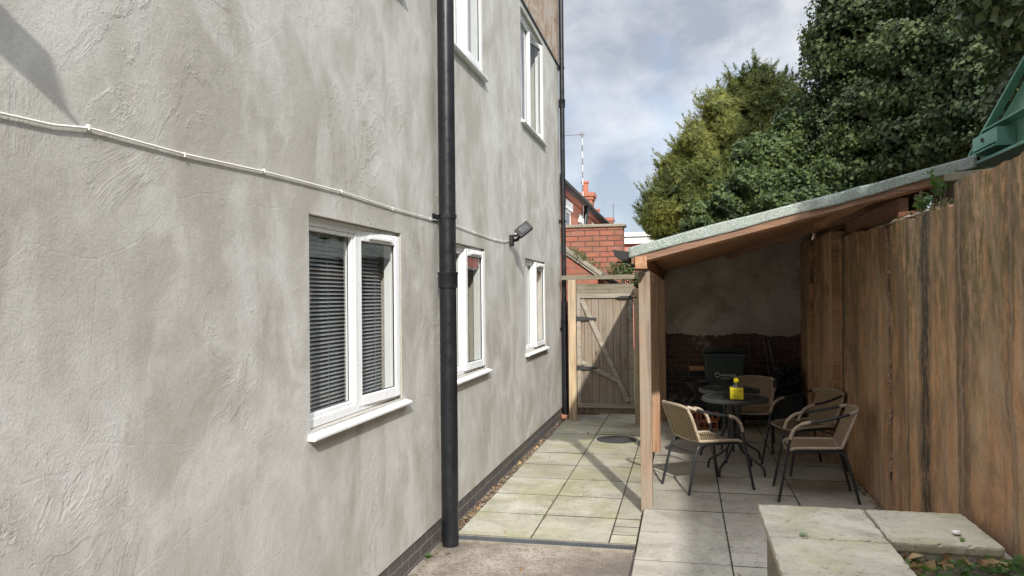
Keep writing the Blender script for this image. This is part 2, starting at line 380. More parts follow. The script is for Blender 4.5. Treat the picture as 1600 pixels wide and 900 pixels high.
M['wood_soffit'] = wood('stained_board', (.30, .145, .07), (.40, .21, .105), (.17, .075, .038), 0, .7)
M['wood_fascia'] = wood('brown_fascia', (.20, .105, .062), (.27, .15, .09), (.12, .06, .035), 0, .3, .1)
M['gate_board'] = wood('gate_board', (.20, .15, .105), (.28, .215, .155), (.09, .065, .045), 2, .9, .55)
M['gate_rail'] = wood('gate_rail', (.29, .25, .20), (.38, .34, .28), (.16, .135, .10), 0, .3, .4)
M['gate_post'] = wood('gate_post', (.42, .30, .18), (.54, .42, .27), (.24, .16, .10), 2, .4, .35)
M['mossy_wood'] = wood('mossy_board', (.125, .105, .062), (.185, .165, .10), (.06, .055, .03), 0, .3, .5)
M['upvc'] = plain('white_upvc', (.80, .81, .81), .32, var=.02)
M['reveal'] = plain('reveal_render', (.44, .42, .37), .9, var=.1, bump=.01)
M['blackpipe'] = plain('black_pipe', (.010, .011, .014), .34, var=.3, grime=.35)
M['black'] = plain('black_plastic', (.012, .012, .013), .6, var=.2)
M['rubber'] = plain('dark_rubber', (.02, .02, .02), .8)
M['iron'] = plain('black_iron', (.03, .03, .03), .55, var=.3, grime=.3, bump=.002)
M['cable'] = plain('white_cable', (.78, .77, .73), .5, var=.05)
M['blind'] = plain('grey_blind_slat', (.30, .31, .32), .5, var=.08)
M['curtain'] = plain('net_curtain', (.80, .81, .83), .9, var=.04)
M['curtain_green'] = plain('olive_curtain', (.22, .23, .16), .9, var=.15)
M['inside'] = plain('dim_room', (.10, .095, .09), .9)
M['white'] = plain('white_paint', (.78, .77, .74), .6, var=.05, grime=.2)
M['terracotta'] = plain('terracotta', (.48, .24, .15), .8, var=.15, grime=.3)
M['pot_red'] = plain('chimney_pot_red', (.40, .13, .08), .8, var=.15)
M['slate'] = plain('roof_slate', (.10, .10, .115), .7, var=.25, grime=.3, bump=.02, bscale=12)
M['pink'] = plain('pink_cladding', (.52, .20, .17), .8, var=.06)
M['lead'] = plain('grey_metal', (.30, .31, .32), .4, .8)
M['lens'] = plain('lamp_glass', (.045, .045, .05), .25, var=.05)
M['coping'] = plain('stone_coping', (.27, .24, .19), .9, var=.3, grime=.6, bump=.01, bscale=20)
M['greenpaint'] = None
def _gp():
    t = NT('green_bridge_paint'); c = t.ramp(t.noise(3, 7, .6), [(.3, (.085, .21, .16)), (.7, (.15, .32, .25))])
    c = t.mix(t.ramp(t.noise(6, 8, .75, t.vec((1, 1, 1), (2, 2, 2))), [(.60, 0), (.66, .85)]), c, (.27, .19, .075)); t.color(c); t.rough(.6); t.bump(t.noise(60, 5), .003); return t.m
M['greenpaint'] = _gp()
def _felt():
    t = NT('green_mineral_felt'); c = t.ramp(t.voro(120), [(.10, (.09, .12, .11)), (.35, (.25, .30, .27)), (.7, (.48, .53, .49))])
    c = t.mix(t.ramp(t.noise(150, 3, .6), [(.35, .6), (.6, 0)]), c, (.18, .22, .20))
    c = t.mix(t.ramp(t.noise(3, 6, .6), [(.45, 0), (.7, .35)]), c, (.45, .46, .43)); t.color(c); t.rough(.95); t.bump(t.noise(260, 2), .006); t.bump(t.noise(6, 4), .02, .6); return t.m
M['felt'] = _felt()
def _plaster():
    t = NT('stained_plaster'); c = t.ramp(t.noise(1.7, 8, .65, None, .5), [(.38, (.25, .225, .20)), (.5, (.345, .315, .285)), (.62, (.42, .39, .355))])
    c = t.mix(t.ramp(t.noise(7, 8, .75, t.vec((1, 1, 2), (1, 3, 5))), [(.60, 0), (.68, .8)]), c, (.06, .052, .048))
    t.color(c); t.rough(.95); t.bump(t.noise(9, 7, .65), .02, .6); return t.m
M['plaster'] = _plaster()
def _glass():
    t = NT('window_glass'); n = t.n
    ge = n.new('ShaderNodeNewGeometry'); dt = n.new('ShaderNodeVectorMath'); dt.operation = 'DOT_PRODUCT'; t.link(ge.outputs['Incoming'], dt.inputs[0]); t.link(ge.outputs['Normal'], dt.inputs[1])
    co_ = t.math('SUBTRACT', 1, t.math('ABSOLUTE', dt.outputs['Value'])); f = t.math('ADD', .075, t.math('MULTIPLY', t.math('POWER', co_, 4.2), .9), True)
    tr = n.new('ShaderNodeBsdfTransparent'); tr.inputs[0].default_value = (.94, .96, .95, 1)
    gl = n.new('ShaderNodeBsdfGlossy'); gl.inputs['Roughness'].default_value = .015
    ms = n.new('ShaderNodeMixShader')
    t.link(f, ms.inputs[0]); t.link(tr.outputs[0], ms.inputs[1]); t.link(gl.outputs[0], ms.inputs[2]); t.link(ms.outputs[0], t.out.inputs[0])
    bp = n.new('ShaderNodeBump'); bp.inputs['Distance'].default_value = .004; t.link(t.noise(2.2, 2), bp.inputs['Height']); t.link(bp.outputs[0], gl.inputs['Normal'])
    return t.m
M['glass'] = _glass()
def leafmat(name, cols, gloss=.45, trans=.35, clump=.9):
    t = NT(name); c = t.ramp(t.island(), [(i/(len(cols)-1), k) for i, k in enumerate(cols)])
    c = t.mix(t.ramp(t.noise(clump, 4, .6), [(.42, 0), (.62, .7)]), c, tuple(k*1.35 for k in cols[-1]))
    t.color(c); t.rough(gloss)
    tl = t.n.new('ShaderNodeBsdfTranslucent'); t.link(c, tl.inputs[0]); ms = t.n.new('ShaderNodeMixShader'); ms.inputs[0].default_value = trans
    t.link(t.p.outputs[0], ms.inputs[1]); t.link(tl.outputs[0], ms.inputs[2]); t.link(ms.outputs[0], t.out.inputs[0]); return t.m
M['ivy'] = leafmat('ivy_leaf', [(.014, .030, .008), (.024, .046, .012), (.042, .068, .018), (.075, .095, .028)], .68, .2, 1.3)
M['laurel'] = leafmat('laurel_leaf', [(.018, .036, .009), (.028, .052, .013), (.050, .080, .02), (.095, .13, .03)], .65, .25, 1.6)
M['conifer'] = leafmat('conifer_spray', [(.032, .058, .012), (.055, .088, .017), (.12, .145, .024), (.21, .21, .042)], .7, .3, 1.2)
M['fern'] = leafmat('ground_fern', [(.03, .07, .016), (.055, .12, .024), (.10, .20, .035)], .5, .4, 3)
M['moss'] = leafmat('moss_tuft', [(.05, .06, .02), (.10, .12, .035), (.20, .18, .09)], .8, .3, 5)
M['dryleaf'] = leafmat('dry_leaf', [(.20, .10, .045), (.32, .19, .08), (.42, .30, .16)], .8, .3, 5)
M['bark'] = wood('bark', (.12, .09, .065), (.18, .145, .11), (.05, .04, .03), 2, .2)
def _weave(name, a, b, cdark):
    t = NT(name); x = t.sep(t.c.outputs['UV'])
    sx = t.math('SINE', t.math('MULTIPLY', x[0], 2*math.pi*1.0)); sy = t.math('SINE', t.math('MULTIPLY', x[1], 2*math.pi*1.0))
    pr = t.math('MULTIPLY', sx, sy); pn = t.ramp(t.math('ADD', t.math('MULTIPLY', pr, .5), .5), [(.30, 0), (.5, .4), (.62, 1)])
    c = t.mix(pn, cdark, a); c = t.mix(t.ramp(t.noise(14, 5, .6), [(.4, 0), (.7, .6)]), c, b)
    t.color(c); t.rough(.65); t.bump(pn, .006, 1); return t.m
M['weave'] = _weave('woven_wicker', (.52, .40, .24), (.36, .25, .14), (.05, .035, .022))
def _wrap():
    t = NT('wicker_wrap'); c = t.ramp(t.noise(1, 3, .6, t.vec((90, 90, 90))), [(.35, (.24, .18, .12)), (.6, (.50, .42, .32))]); t.color(c); t.rough(.6); t.bump(t.noise(120, 2), .004); return t.m
M['wrap'] = _wrap()
M['frame'] = plain('charcoal_steel', (.028, .030, .034), .38, .3, var=.15)
M['tabletop'] = plain('dark_table_glass', (.045, .055, .052), .16, var=.1, grime=.1)
M['tablerim'] = plain('grey_table_rim', (.07, .072, .075), .4, .4)
M['binplastic'] = plain('dark_green_bin', (.012, .028, .026), .5, var=.15)
M['print'] = plain('white_print', (.55, .56, .56), .6, var=.04)
M['yellow'] = plain('yellow_ceramic', (.88, .74, .02), .35, var=.03)
M['faceink'] = plain('brown_ink', (.25, .17, .01), .6)
M['blackbag'] = plain('black_polythene', (.012, .012, .013), .25)
M['bagsoft'] = plain('dark_box', (.02, .024, .026), .6)
M['hollow'] = plain('orange_brick', (.50, .21, .11), .85, var=.15, grime=.3, bump=.004)
M['steelrod'] = plain('grey_pole', (.10, .10, .105), .5, .5)
M['manhole'] = plain('cast_iron', (.06, .06, .06), .6, .3, var=.3, grime=.4, bump=.004)
M['grate'] = plain('galvanised_grate', (.12, .13, .14), .5, .4, var=.2, grime=.4)
M['debris'] = plain('rubble', (.34, .27, .20), .95, var=.35, bump=.02, bscale=30)
M['leafgreen'] = plain('fresh_leaf', (.10, .20, .04), .5)

# ------------------------------------------------------------------ SETTING
g = MB().grid(lambda u, v: (-600+1200*u, -600+1200*v, -.10), 4, 4)
structure(g.build('ground', M['grass']))
# embankment held back by the concrete wall
e = MB(); e.box(1.715, 60, -14, 60, -.2, 2.02); structure(e.build('embankment', M['soil']))
# slabs, their edges stained dark by the joint filling
def dark_sides(o):
    o.data.materials.append(M['soil'])
    for p in o.data.polygons:
        if abs(p.normal.z) < .5 and not (o.name == 'patio' and abs(p.center.x+.33) < .01): p.material_index = 1
    return o
def slabs(xs, ys, z, th, gap=.005, skip=(), jit=.002):
    mb = MB()
    for j in range(len(ys)-1):
        for i in range(len(xs)-1):
            if (i, j) in skip: continue
            dz = random.uniform(-jit, jit)*.7; t1 = random.uniform(-.0015, .0015); t2 = random.uniform(-.0015, .0015)
            x0, x1, y0, y1 = xs[i]+gap, xs[i+1]-gap, ys[j]+gap, ys[j+1]-gap
            mb.hexa([(x0,y0,z-th),(x1,y0,z-th),(x1,y1,z-th),(x0,y1,z-th),(x0,y0,z+dz-t1),(x1,y0,z+dz-t2),(x1,y1,z+dz+t1),(x0,y1,z+dz+t2)])
    return mb
ypath = [5.335 + .592*i for i in range(12)]
pth = slabs([-1.63, -1.085, -.535, -.345], ypath, 0, .05, skip=((2, 0), (1, 6)))
for y0_ in (5.335,):
    for k in range(3): pth.box(-.529, -.35, y0_+.006+k*.197, y0_+.19+k*.197, -.05, -.001)
dark_sides(structure(pth.build('path', M['slab_path'])))
b = MB(); b.box(-1.72, -.335, 5.33, 13, -.09, -.010); structure(b.build('path_bedding', M['soil']))
# front yard concrete, falling slightly to the camera
yd = MB().grid(lambda u, v: (-1.72+1.39*u, -6+11.19*v, -.012-.03*(1-v)+.004*math.sin(7*u+5*v)), 12, 60); structure(yd.build('yard_concrete', M['yard']))
ypat = [6.10-.592*i for i in range(12, 0, -1)] + [6.10+.592*i for i in range(0, 9)]
ypat[-1] = 10.62
pat = slabs([-.335, .262, .862, 1.45], ypat, .04, .05, jit=.003)
dark_sides(structure(pat.build('patio', M['slab_patio'])))
b = MB(); b.box(-.325, 1.55, -6, 10.6, -.09, .030); structure(b.build('patio_bedding', M['soil']))

# pebbles in the strip at the foot of the house
pb = MB()
for k in range(1500):
    y = random.uniform(5.33, 10.3); x = random.uniform(-1.70, -1.625); r = random.uniform(.003, .010)
    if y > 8.5 and random.random() < .5: continue
    a = random.random()*6.28; c_, s_ = math.cos(a), math.sin(a); vs = []
    for (ux, uy, uz) in ((1,0,0),(0,1,0),(-1,0,0),(0,-1,0),(0,0,1),(0,0,-1)):
        q = Vector((ux*c_-uy*s_, ux*s_+uy*c_, uz*.55))*r*random.uniform(.8, 1.3); vs.append((x+q.x, y+q.y, -.006+q.z+.004))
    pb.add(vs, [(0,1,4),(1,2,4),(2,3,4),(3,0,4),(1,0,5),(2,1,5),(3,2,5),(0,3,5)])
for k in range(350):      # debris along the foot of the concrete wall
    y = random.uniform(6.2, 8.0); x = 1.455-abs(random.gauss(0, .012)); r = random.uniform(.005, .016); vs = []
    for (ux, uy, uz) in ((1,0,0),(0,1,0),(-1,0,0),(0,-1,0),(0,0,1),(0,0,-1)):
        q = Vector((ux, uy, uz*.7))*r*random.uniform(.7, 1.3); vs.append((x+q.x, y+q.y, .045+q.z))
    pb.add(vs, [(0,1,4),(1,2,4),(2,3,4),(3,0,4),(1,0,5),(2,1,5),(3,2,5),(0,3,5)])
o = pb.build('gravel', M['pebble'], recalc=False); o['kind'] = 'stuff'; o['label'] = 'loose brown pebbles and grit along the foot of the walls'

# ------------------------------------------------------------------ HOUSE
HX = -1.70
house = thing('rendered_house', 'grey cement rendered house with white windows and brick plinth along the left', 'house', (HX, 4, 0))
wins = [(3.27, 4.455, 1.09, 2.105), (5.45, 6.49, 1.09, 2.125), (8.22, 9.44, 1.09, 2.13),
        (3.30, 4.44, 3.64, 4.85), (5.45, 6.48, 3.64, 4.85), (8.11, 9.46, 3.63, 4.86)]
YB = sorted({-9, 10.7} | {w[0] for w in wins} | {w[1] for w in wins}); ZB = sorted({.15, 4.93} | {w[2] for w in wins} | {w[3] for w in wins})
mb = MB(); DP = .035
def inwin(y, z): return any(a < y < b_ and c < z < d for a, b_, c, d in wins)
for i in range(len(YB)-1):
    for j in range(len(ZB)-1):
        if not inwin((YB[i]+YB[i+1])/2, (ZB[j]+ZB[j+1])/2):
            mb.add([(HX, YB[i], ZB[j]), (HX, YB[i+1], ZB[j]), (HX, YB[i+1], ZB[j+1]), (HX, YB[i], ZB[j+1])], [(0,1,2,3)])
mb.add([(HX,10.7,.15),(-8,10.7,.15),(-8,10.7,4.93),(HX,10.7,4.93)], [(0,1,2,3)])
mb.add([(HX,-9,.15),(-8,-9,.15),(-8,-9,4.93),(HX,-9,4.93)], [(3,2,1,0)])
mb.add([(-8,-9,.15),(-8,10.7,.15),(-8,10.7,4.93),(-8,-9,4.93)], [(3,2,1,0)])
mb.add([(HX,-9,.15),(HX,10.7,.15),(HX-.03,10.7,.148),(HX-.03,-9,.148)], [(0,1,2,3)])
mb.build('wall', M['cement'], house, recalc=False)
up = MB(); up.box(-8, HX+.004, -9, 10.703, 4.96, 7.2); tag(up.build('upper_wall', M['brown_render'], house), 'patchy brown render on the upper storey')
bd = MB(); bd.box(-7.9, HX+.012, -9, 10.708, 4.93, 4.96); bd.build('drip_bead', M['black'], house)
pl = MB(); pl.box(-7.9, HX-.008, -8.9, 10.69, -.1, .15); pl.build('plinth', M['plinth'], house)
rf = MB(); rf.prism([(-8.3, 7.2), (-1.35, 7.2), (-4.8, 9.6)], 1, -9.3, 11.0); rf.build('roof', M['slate'], house)

def tb(mb_, y0, y1, z0, z1, xa, xb, w):      # rectangular ring frame in the Y-Z plane, mitre-free butt joints
    mb_.box(xa, xb, y0, y0+w, z0, z1); mb_.box(xa, xb, y1-w, y1, z0, z1)
    mb_.box(xa, xb, y0+w, y1-w, z0, z0+w); mb_.box(xa, xb, y0+w, y1-w, z1-w, z1); return mb_
def window(w, kind, ang=0., mull=.5, label=None, sash_side='right', sill=True):
    y0, y1, z0, z1 = w; X0 = HX-DP
    rv = MB()
    for (a, b_) in (((y0, z0), (y1, z0)), ((y1, z0), (y1, z1)), ((y1, z1), (y0, z1)), ((y0, z1), (y0, z0))):
        rv.add([(HX, a[0], a[1]), (HX, b_[0], b_[1]), (HX-.16, b_[0], b_[1]), (HX-.16, a[0], a[1])], [(0,1,2,3)])
    fr = MB(); e_ = .002; tb(fr, y0+e_, y1-e_, z0+e_, z1-e_, X0-.06, X0, .045)
    ym = y0 + (y1-y0)*mull; fr.box(X0-.06, X0+.001, ym-.03, ym+.03, z0+.048, z1-.048)
    f = fr.build('window', M['upvc'], house, bevel=.004)
    if label: f['label'] = label
    rv.build('reveal', M['reveal'], f)
    # fixed pane with glazing bead
    bead = MB(); tb(bead, y0+.047, ym-.032, z0+.047, z1-.047, X0-.045, X0-.008, .022); bead.build('glazing_bead', M['upvc'], f, bevel=.004)
    gk = MB(); tb(gk, y0+.0665, ym-.0515, z0+.0665, z1-.0665, X0-.034, X0-.0295, .005); gk.build('gasket', M['rubber'], f)
    gp = MB(); gp.add([(X0-.032,y0+.066,z0+.066),(X0-.032,ym-.05,z0+.066),(X0-.032,ym-.05,z1-.066),(X0-.032,y0+.066,z1-.066)], [(0,1,2,3)]); gp.build('pane', M['glass'], f, recalc=False)
    # casement sash, hinged on its far side
    sy0, sy1, sz0, sz1 = ym-.005, y1-.03, z0+.025, z1-.025
    ca, sa = math.cos(ang), math.sin(ang)
    def swing(mbx):
        v2 = []
        for (x, y, z) in mbx.v:
            dx, dy = x-(X0+.004), y-sy1; v2.append((X0+.004+dx*ca-dy*sa, sy1+dx*sa+dy*ca, z))
        mbx.v = v2; return mbx
    s = MB(); tb(s, sy0, sy1, sz0, sz1, X0+.004, X0+.038, .058); sf = swing(s).build('sash', M['upvc'], f, bevel=.006)
    s = MB(); s.add([(X0+.018,sy0+.05,sz0+.05),(X0+.018,sy1-.05,sz0+.05),(X0+.018,sy1-.05,sz1-.05),(X0+.018,sy0+.05,sz1-.05)], [(0,1,2,3)]); swing(s).build('pane', M['glass'], f, recalc=False)
    s = MB(); s.box(X0+.039, X0+.052, sy0+.14, sy1-.12, sz1-.042, sz1-.022); swing(s).build('trickle_vent', M['upvc'], f, bevel=.004)
    if sill:
        sl = MB(); sl.prism([(HX-.10, z0-.002), (HX-.10, z0-.034), (HX+.036, z0-.040), (HX+.042, z0-.035), (HX+.042, z0-.022), (HX-.02, z0-.004)], 1, y0-.025, y1+.07)
        sl.build('sill', M['upvc'], f, bevel=.003)
    s = MB(); tb(s, sy0+.0575, sy1-.0575, sz0+.0575, sz1-.0575, X0+.019, X0+.026, .005); swing(s).build('gasket', M['rubber'], f)
    # what stands behind the glass
    rm = MB(); xb = X0-.9
    rm.add([(X0-.062,y0,z0-.1),(X0-.062,y1,z0-.1),(X0-.062,y1,z1+.1),(X0-.062,y0,z1+.1),(xb,y0-.4,z0-.1),(xb,y1+.4,z0-.1),(xb,y1+.4,z1+.1),(xb,y0-.4,z1+.1)],
           [(4,5,6,7),(0,1,5,4),(1,2,6,5),(2,3,7,6),(3,0,4,7)]); rm.build('room_behind', M['inside'], f)
    xg = X0-.085
    if kind == 'blind':
        bl = MB(); n = int((z1-z0-.1)/.021)
        for k in range(n):
            z = z0+.05+k*.021; bl.add([(xg+.004, y0+.05, z), (xg+.004, y1-.04, z), (xg-.012, y1-.04, z+.017), (xg-.012, y0+.05, z+.017)], [(0,1,2,3)])
        bl.build('venetian_blind', M['blind'], f)
        hr = MB(); hr.box(xg-.02, xg+.012, y0+.045, y1-.035, z1-.075, z1-.05)
        for yy in (y0+.14, y0+.42, ym+.12, y1-.14): hr.box(xg+.006, xg+.0075, yy, yy+.002, z0+.05, z1-.07)
        hr.build('blind_rail', M['blind'], f)
    else:
        def drape(ya, yb, mat, nm, amp=.014, fr_=26):
            cu = MB(); cu.grid(lambda u, v: (xg-.03+amp*math.sin(fr_*(ya+(yb-ya)*u)*3)+.006*math.sin(9*u+4*v), ya+(yb-ya)*u, z0+.02+(z1-z0-.04)*v), 90, 6); cu.build(nm, M[mat], f, smooth=True)
        if kind == 'net': drape(y0+.03, y1-.03, 'curtain', 'curtain')
        if kind == 'side': drape(y0+.03, y0+.30, 'curtain_green', 'curtain'); drape(y1-.36, y1-.03, 'curtain_green', 'curtain')
        if kind == 'lace': drape(y0+.03, y0+.5, 'curtain', 'curtain')
    return f
window(wins[0], 'blind', -.07, .52, 'nearest ground floor window, venetian blind behind, casement ajar')
window(wins[1], 'side', -.03, .46, 'ground floor window behind the thick drainpipe')
window(wins[2], 'blind', 0, .5, 'far ground floor window')
window(wins[3], 'net', 0, .5, 'upper window above the nearest window')
window(wins[4], 'net', 0, .5, 'upper window with white curtain')
window(wins[5], 'lace', -.25, .5, 'far upper window with open casement')

# drainpipes
def pipe(x, y, r, z0, z1, cols, brs, label, grp=None):
    t = thing('drainpipe', label, 'drainpipe', (x, y, max(z0, 0)))
    MB().tube([(x, y, z0), (x, y, z1)], r, 24).build('pipe', M['blackpipe'], t, smooth='auto')
    for z in cols:
        MB().lathe([(r+.001, -.06), (r+.010, -.055), (r+.010, .035), (r+.014, .04), (r+.014, .052), (r+.001, .055)], (x, y, z), 24).build('collar', M['blackpipe'], t, smooth='auto')
    for z in brs:
        b_ = MB(); b_.lathe([(r+.001, -.014), (r+.006, -.014), (r+.006, .014), (r+.001, .014)], (x, y, z), 24)
        b_.box(HX+.001, x-r*.5, y-.012, y+.012, z-.012, z+.012); b_.box(HX+.001, HX+.008, y-.075, y+.075, z-.02, z+.02)
        b_.build('bracket', M['blackpipe'], t)
    return t
pipe(-1.612, 5.13, .059, -.03, 7.1, (1.83, 4.6), (2.27, 4.3), 'thick black drainpipe beside the nearest window')
t2 = pipe(-1.645, 10.62, .034, .05, 7.1, (1.33, 4.4), (2.75, 1.25, 4.9), 'thin black drainpipe at the far corner of the house')
MB().lathe([(.055, 0), (.062, .005), (.066, .055), (.056, .06), (.05, .03)], (-1.645, 10.62, .0), 20).build('clay_collar', M['terracotta'], t2)

# cable with clips along the wall
cpts = [(-.2, 2.15), (1.0, 2.175), (1.62, 2.19), (1.78, 2.195), (1.91, 2.213), (2.35, 2.217), (2.87, 2.236), (3.6, 2.25), (4.3, 2.243), (4.99, 2.246), (5.5, 2.255), (6.1, 2.243), (6.8, 2.232), (7.2, 2.238), (7.44, 2.262)]
cb = thing('wall_cable', 'white cable clipped across the grey wall to the floodlight', 'cable', (HX, 2, 2.2))
MB().tube([(HX+.009, y, z+.001*math.sin(7*y)) for y, z in cpts], .0036, 8).build('cable', M['cable'], cb, smooth=True)
for y, z in [(1.91, 2.213), (2.35, 2.217), (2.87, 2.236), (3.6, 2.25), (4.3, 2.243), (4.99, 2.246), (6.1, 2.243), (6.8, 2.232)]:
    MB().box(HX+.001, HX+.014, y-.003, y+.003, z-.009+.004*math.sin(7*y), z+.008+.004*math.sin(7*y)).build('clip', M['cable'], cb, bevel=.002)

# floodlights
def rotm(a, b_, c): return Matrix.Rotation(c, 3, 'Z') @ Matrix.Rotation(b_, 3, 'Y') @ Matrix.Rotation(a, 3, 'X')
def floodlight(base, head, rot, label):
    t = thing('floodlight', label, 'floodlight', base)
    x, y, z = base
    MB().prism([(y-.035, z-.055), (y+.035, z-.055), (y+.04, z-.045), (y+.04, z+.045), (y+.035, z+.055), (y-.035, z+.055), (y-.04, z+.045), (y-.04, z-.045)], 0, HX+.001, HX+.035).build('mount', M['black'], t, bevel=.004)
    MB().tube([(HX+.03, y, z), (HX+.07, y, z+.0), (head[0]-.02, head[1], head[2]-.04), head], .016, 10).build('arm', M['black'], t, smooth=True)
    def tr(mb_):
        mb_.v = [tuple(rot @ (Vector(v)*.84) + Vector(head)) for v in mb_.v]; return mb_
    h = MB(); h.prism([(-.09, -.062), (.09, -.062), (.095, -.055), (.095, .055), (.09, .062), (-.09, .062), (-.095, .055), (-.095, -.055)], 1, -.02, .03)
    hd = tr(h).build('lamp_head', M['black'], t, bevel=.006)
    tr(MB().box(-.055, .055, -.027, -.022, -.036, .036)).build('lens', M['lens'], hd)
    s = MB()
    for k in range(7): s.box(-.085+.027*k, -.08+.027*k, .031, .045, -.05, .05)
    tr(s).build('cooling_fins', M['black'], hd)
    ps = MB(); ps.lathe([(.0, -.028), (.02, -.022), (.028, -.005), (.024, .01), (.01, .018)], (0, 0, 0), 16)
    ps.v = [(v[0]-.115, v[1]-.005, v[2]+.01) for v in ps.v]; tr(ps).build('motion_sensor', M['black'], t, smooth=True)
    tr(MB().lathe([(.001, -.012), (.012, -.010), (.014, .0), (.001, .004)], (-.117, -.026, .012), 12)).build('sensor_eye', M['white'], t)
    return t
floodlight((HX+.03, 7.49, 2.27), (HX+.155, 7.42, 2.37), rotm(math.radians(-25), math.radians(-38), math.radians(25)), 'black floodlight at the end of the white cable')
fl2 = floodlight((HX+.03, .98, 2.56), (HX+.15, 1.16, 2.70), rotm(math.radians(-25), math.radians(-10), math.radians(25)), 'black floodlight at the top left corner of the near wall')
MB().beam((HX+.16, .90, 2.905), (HX+.16, 1.42, 2.515), .012, .012, up=(1,0,0)).build('shadow_rod', M['black'], fl2)  # unseen rod, added to cast the thin diagonal shadow on the wall
MB().beam((HX+.17, .85, 2.86), (HX+.15, 1.15, 2.70), .03, .045, up=(1,0,0)).build('shadow_bar', M['black'], fl2)  # unseen bar, added to throw the wider shadow band beside it

# ------------------------------------------------------------------ DRAIN + MANHOLE
dr = thing('drain_channel', 'narrow slotted drain channel across the front of the path', 'drain', (-1, 5.26, 0))
d = MB(); d.box(-1.64, -.345, 5.200, 5.212, -.05, .002); d.box(-1.64, -.345, 5.312, 5.324, -.05, .002); d.box(-1.64, -.345, 5.212, 5.312, -.055, -.03); d.build('channel', M['coping'], dr)
gr = MB(); x = -1.64
gr.box(-1.638, -.347, 5.214, 5.226, -.03, .0); gr.box(-1.638, -.347, 5.298, 5.310, -.03, .0)
while x < -.36:
    gr.beam((x, 5.226, -.008), (x+.008, 5.262, -.008), .007, .012); gr.beam((x+.008, 5.262, -.0085), (x, 5.298, -.0085), .007, .012); x += .0175
gr.build('grating', M['grate'], dr)
mh = thing('manhole_cover', 'round dark manhole cover set in the path slabs', 'manhole cover', (-.8, 8.95, 0))
MB().box(-1.08, -.54, 8.893, 9.47, -.04, -.001).build('surround', M['slab_path'], mh, bevel=.003)
cov = MB(); cov.lathe([(.235, -.01), (.235, .004), (.222, .006), (.222, .003), (.205, .003), (.205, .007), (.001, .007)], (-.81, 9.16, 0), 40)
for i in range(-5, 6):
    for j in range(-5, 6):
        if i*i+j*j < 27: cov.box(-.81+i*.034-.011, -.81+i*.034+.011, 9.16+j*.034-.011, 9.16+j*.034+.011, .006, .010)
cov.build('lid', M['manhole'], mh)

# ------------------------------------------------------------------ CONCRETE RETAINING WALL
rw = thing('concrete_wall', 'tall brown stained concrete retaining wall on the right', 'wall', (1.47, 6, 0))
def rough_panel(y0, y1, x, zt, z0, amp, mbx, thick=.24, ny=60, nz=40, ripple=.0, seed=0):
    rs = np.random.RandomState(seed); ph = rs.rand(8)*6.28
    def top(y): return zt(y)
    def fx(y, z): return x - ripple*(.5*math.sin(y*31+ph[0])+.5*math.sin(y*57+ph[1]+z*.3)) - .006*math.sin(y*6+ph[2])*math.sin(z*2+ph[3])
    mbx.grid(lambda u, v: (fx(y0+(y1-y0)*u, z0+(top(y0+(y1-y0)*u)-z0)*v), y0+(y1-y0)*u, z0+(top(y0+(y1-y0)*u)-z0)*v), ny, nz)
    mbx.grid(lambda u, v: (fx(y0+(y1-y0)*u, top(y0+(y1-y0)*u))*(1-v)+(x+thick)*v, y0+(y1-y0)*u, top(y0+(y1-y0)*u)-.02*v*(1 if v > .5 else 0)), ny, 4)
    mbx.add([(x-.003, y0, z0), (x+thick, y0, z0), (x+thick, y0, top(y0)), (fx(y0, top(y0)), y0, top(y0))], [(0,1,2,3)])
    mbx.add([(x-.003, y1, z0), (x+thick, y1, z0), (x+thick, y1, top(y1)), (fx(y1, top(y1)), y1, top(y1))], [(0,1,2,3)])
ph_ = [random.random()*6 for _ in range(6)]
def rag(y): return .010*math.sin(y*9+ph_[0])+.007*math.sin(y*23+ph_[1])+.005*math.sin(y*61+ph_[2])
w1 = MB(); rough_panel(-6, 4.68, 1.462, lambda y: 2.315+rag(y)*.6, -.1, 0, w1, ny=420, ripple=.0035, seed=1); w1.build('wall_panel', M['concrete'], rw, smooth='auto', recalc=False)
w2 = MB(); rough_panel(4.68, 6.12, 1.470, lambda y: 2.205+rag(y)*1.2-.0*(y-4.68), -.1, 0, w2, ny=120, ripple=.0035, seed=2); w2.build('wall_panel', M['concrete'], rw, smooth='auto', recalc=False)
w3 = MB(); rough_panel(6.18, 8.02, 1.472, lambda y: 2.215+rag(y)*.5+(y-6.1)*.02, -.1, 0, w3, ny=140, ripple=.003, seed=3); w3.build('wall_panel', M['concrete'], rw, smooth='auto', recalc=False)
w4 = MB(); rough_panel(8.02, 8.34, 1.405, lambda y: 2.31, -.1, 0, w4, ny=24, seed=4, thick=.3); w4.build('pier', M['concrete'], rw, recalc=False)
w5 = MB(); rough_panel(8.34, 10.75, 1.475, lambda y: 2.32+(y-8.3)*.02, -.1, 0, w5, ny=120, ripple=.004, seed=5)
w5.build('wall_panel', M['concrete'], rw, recalc=False)
MB().box(1.43, 1.47, 9.55, 9.80, 0, 2.33).build('pier', M['concrete'], rw)
jt = MB(); rs = np.random.RandomState(5)
jt.grid(lambda u, v: (1.463+.018*rs.rand()-.008*math.sin(v*40), 6.115+.07*u+.012*math.sin(v*9)+.006*rs.rand(), -.05+2.22*v), 5, 200); jt.build('crumbled_joint', M['joint'], rw, recalc=False)

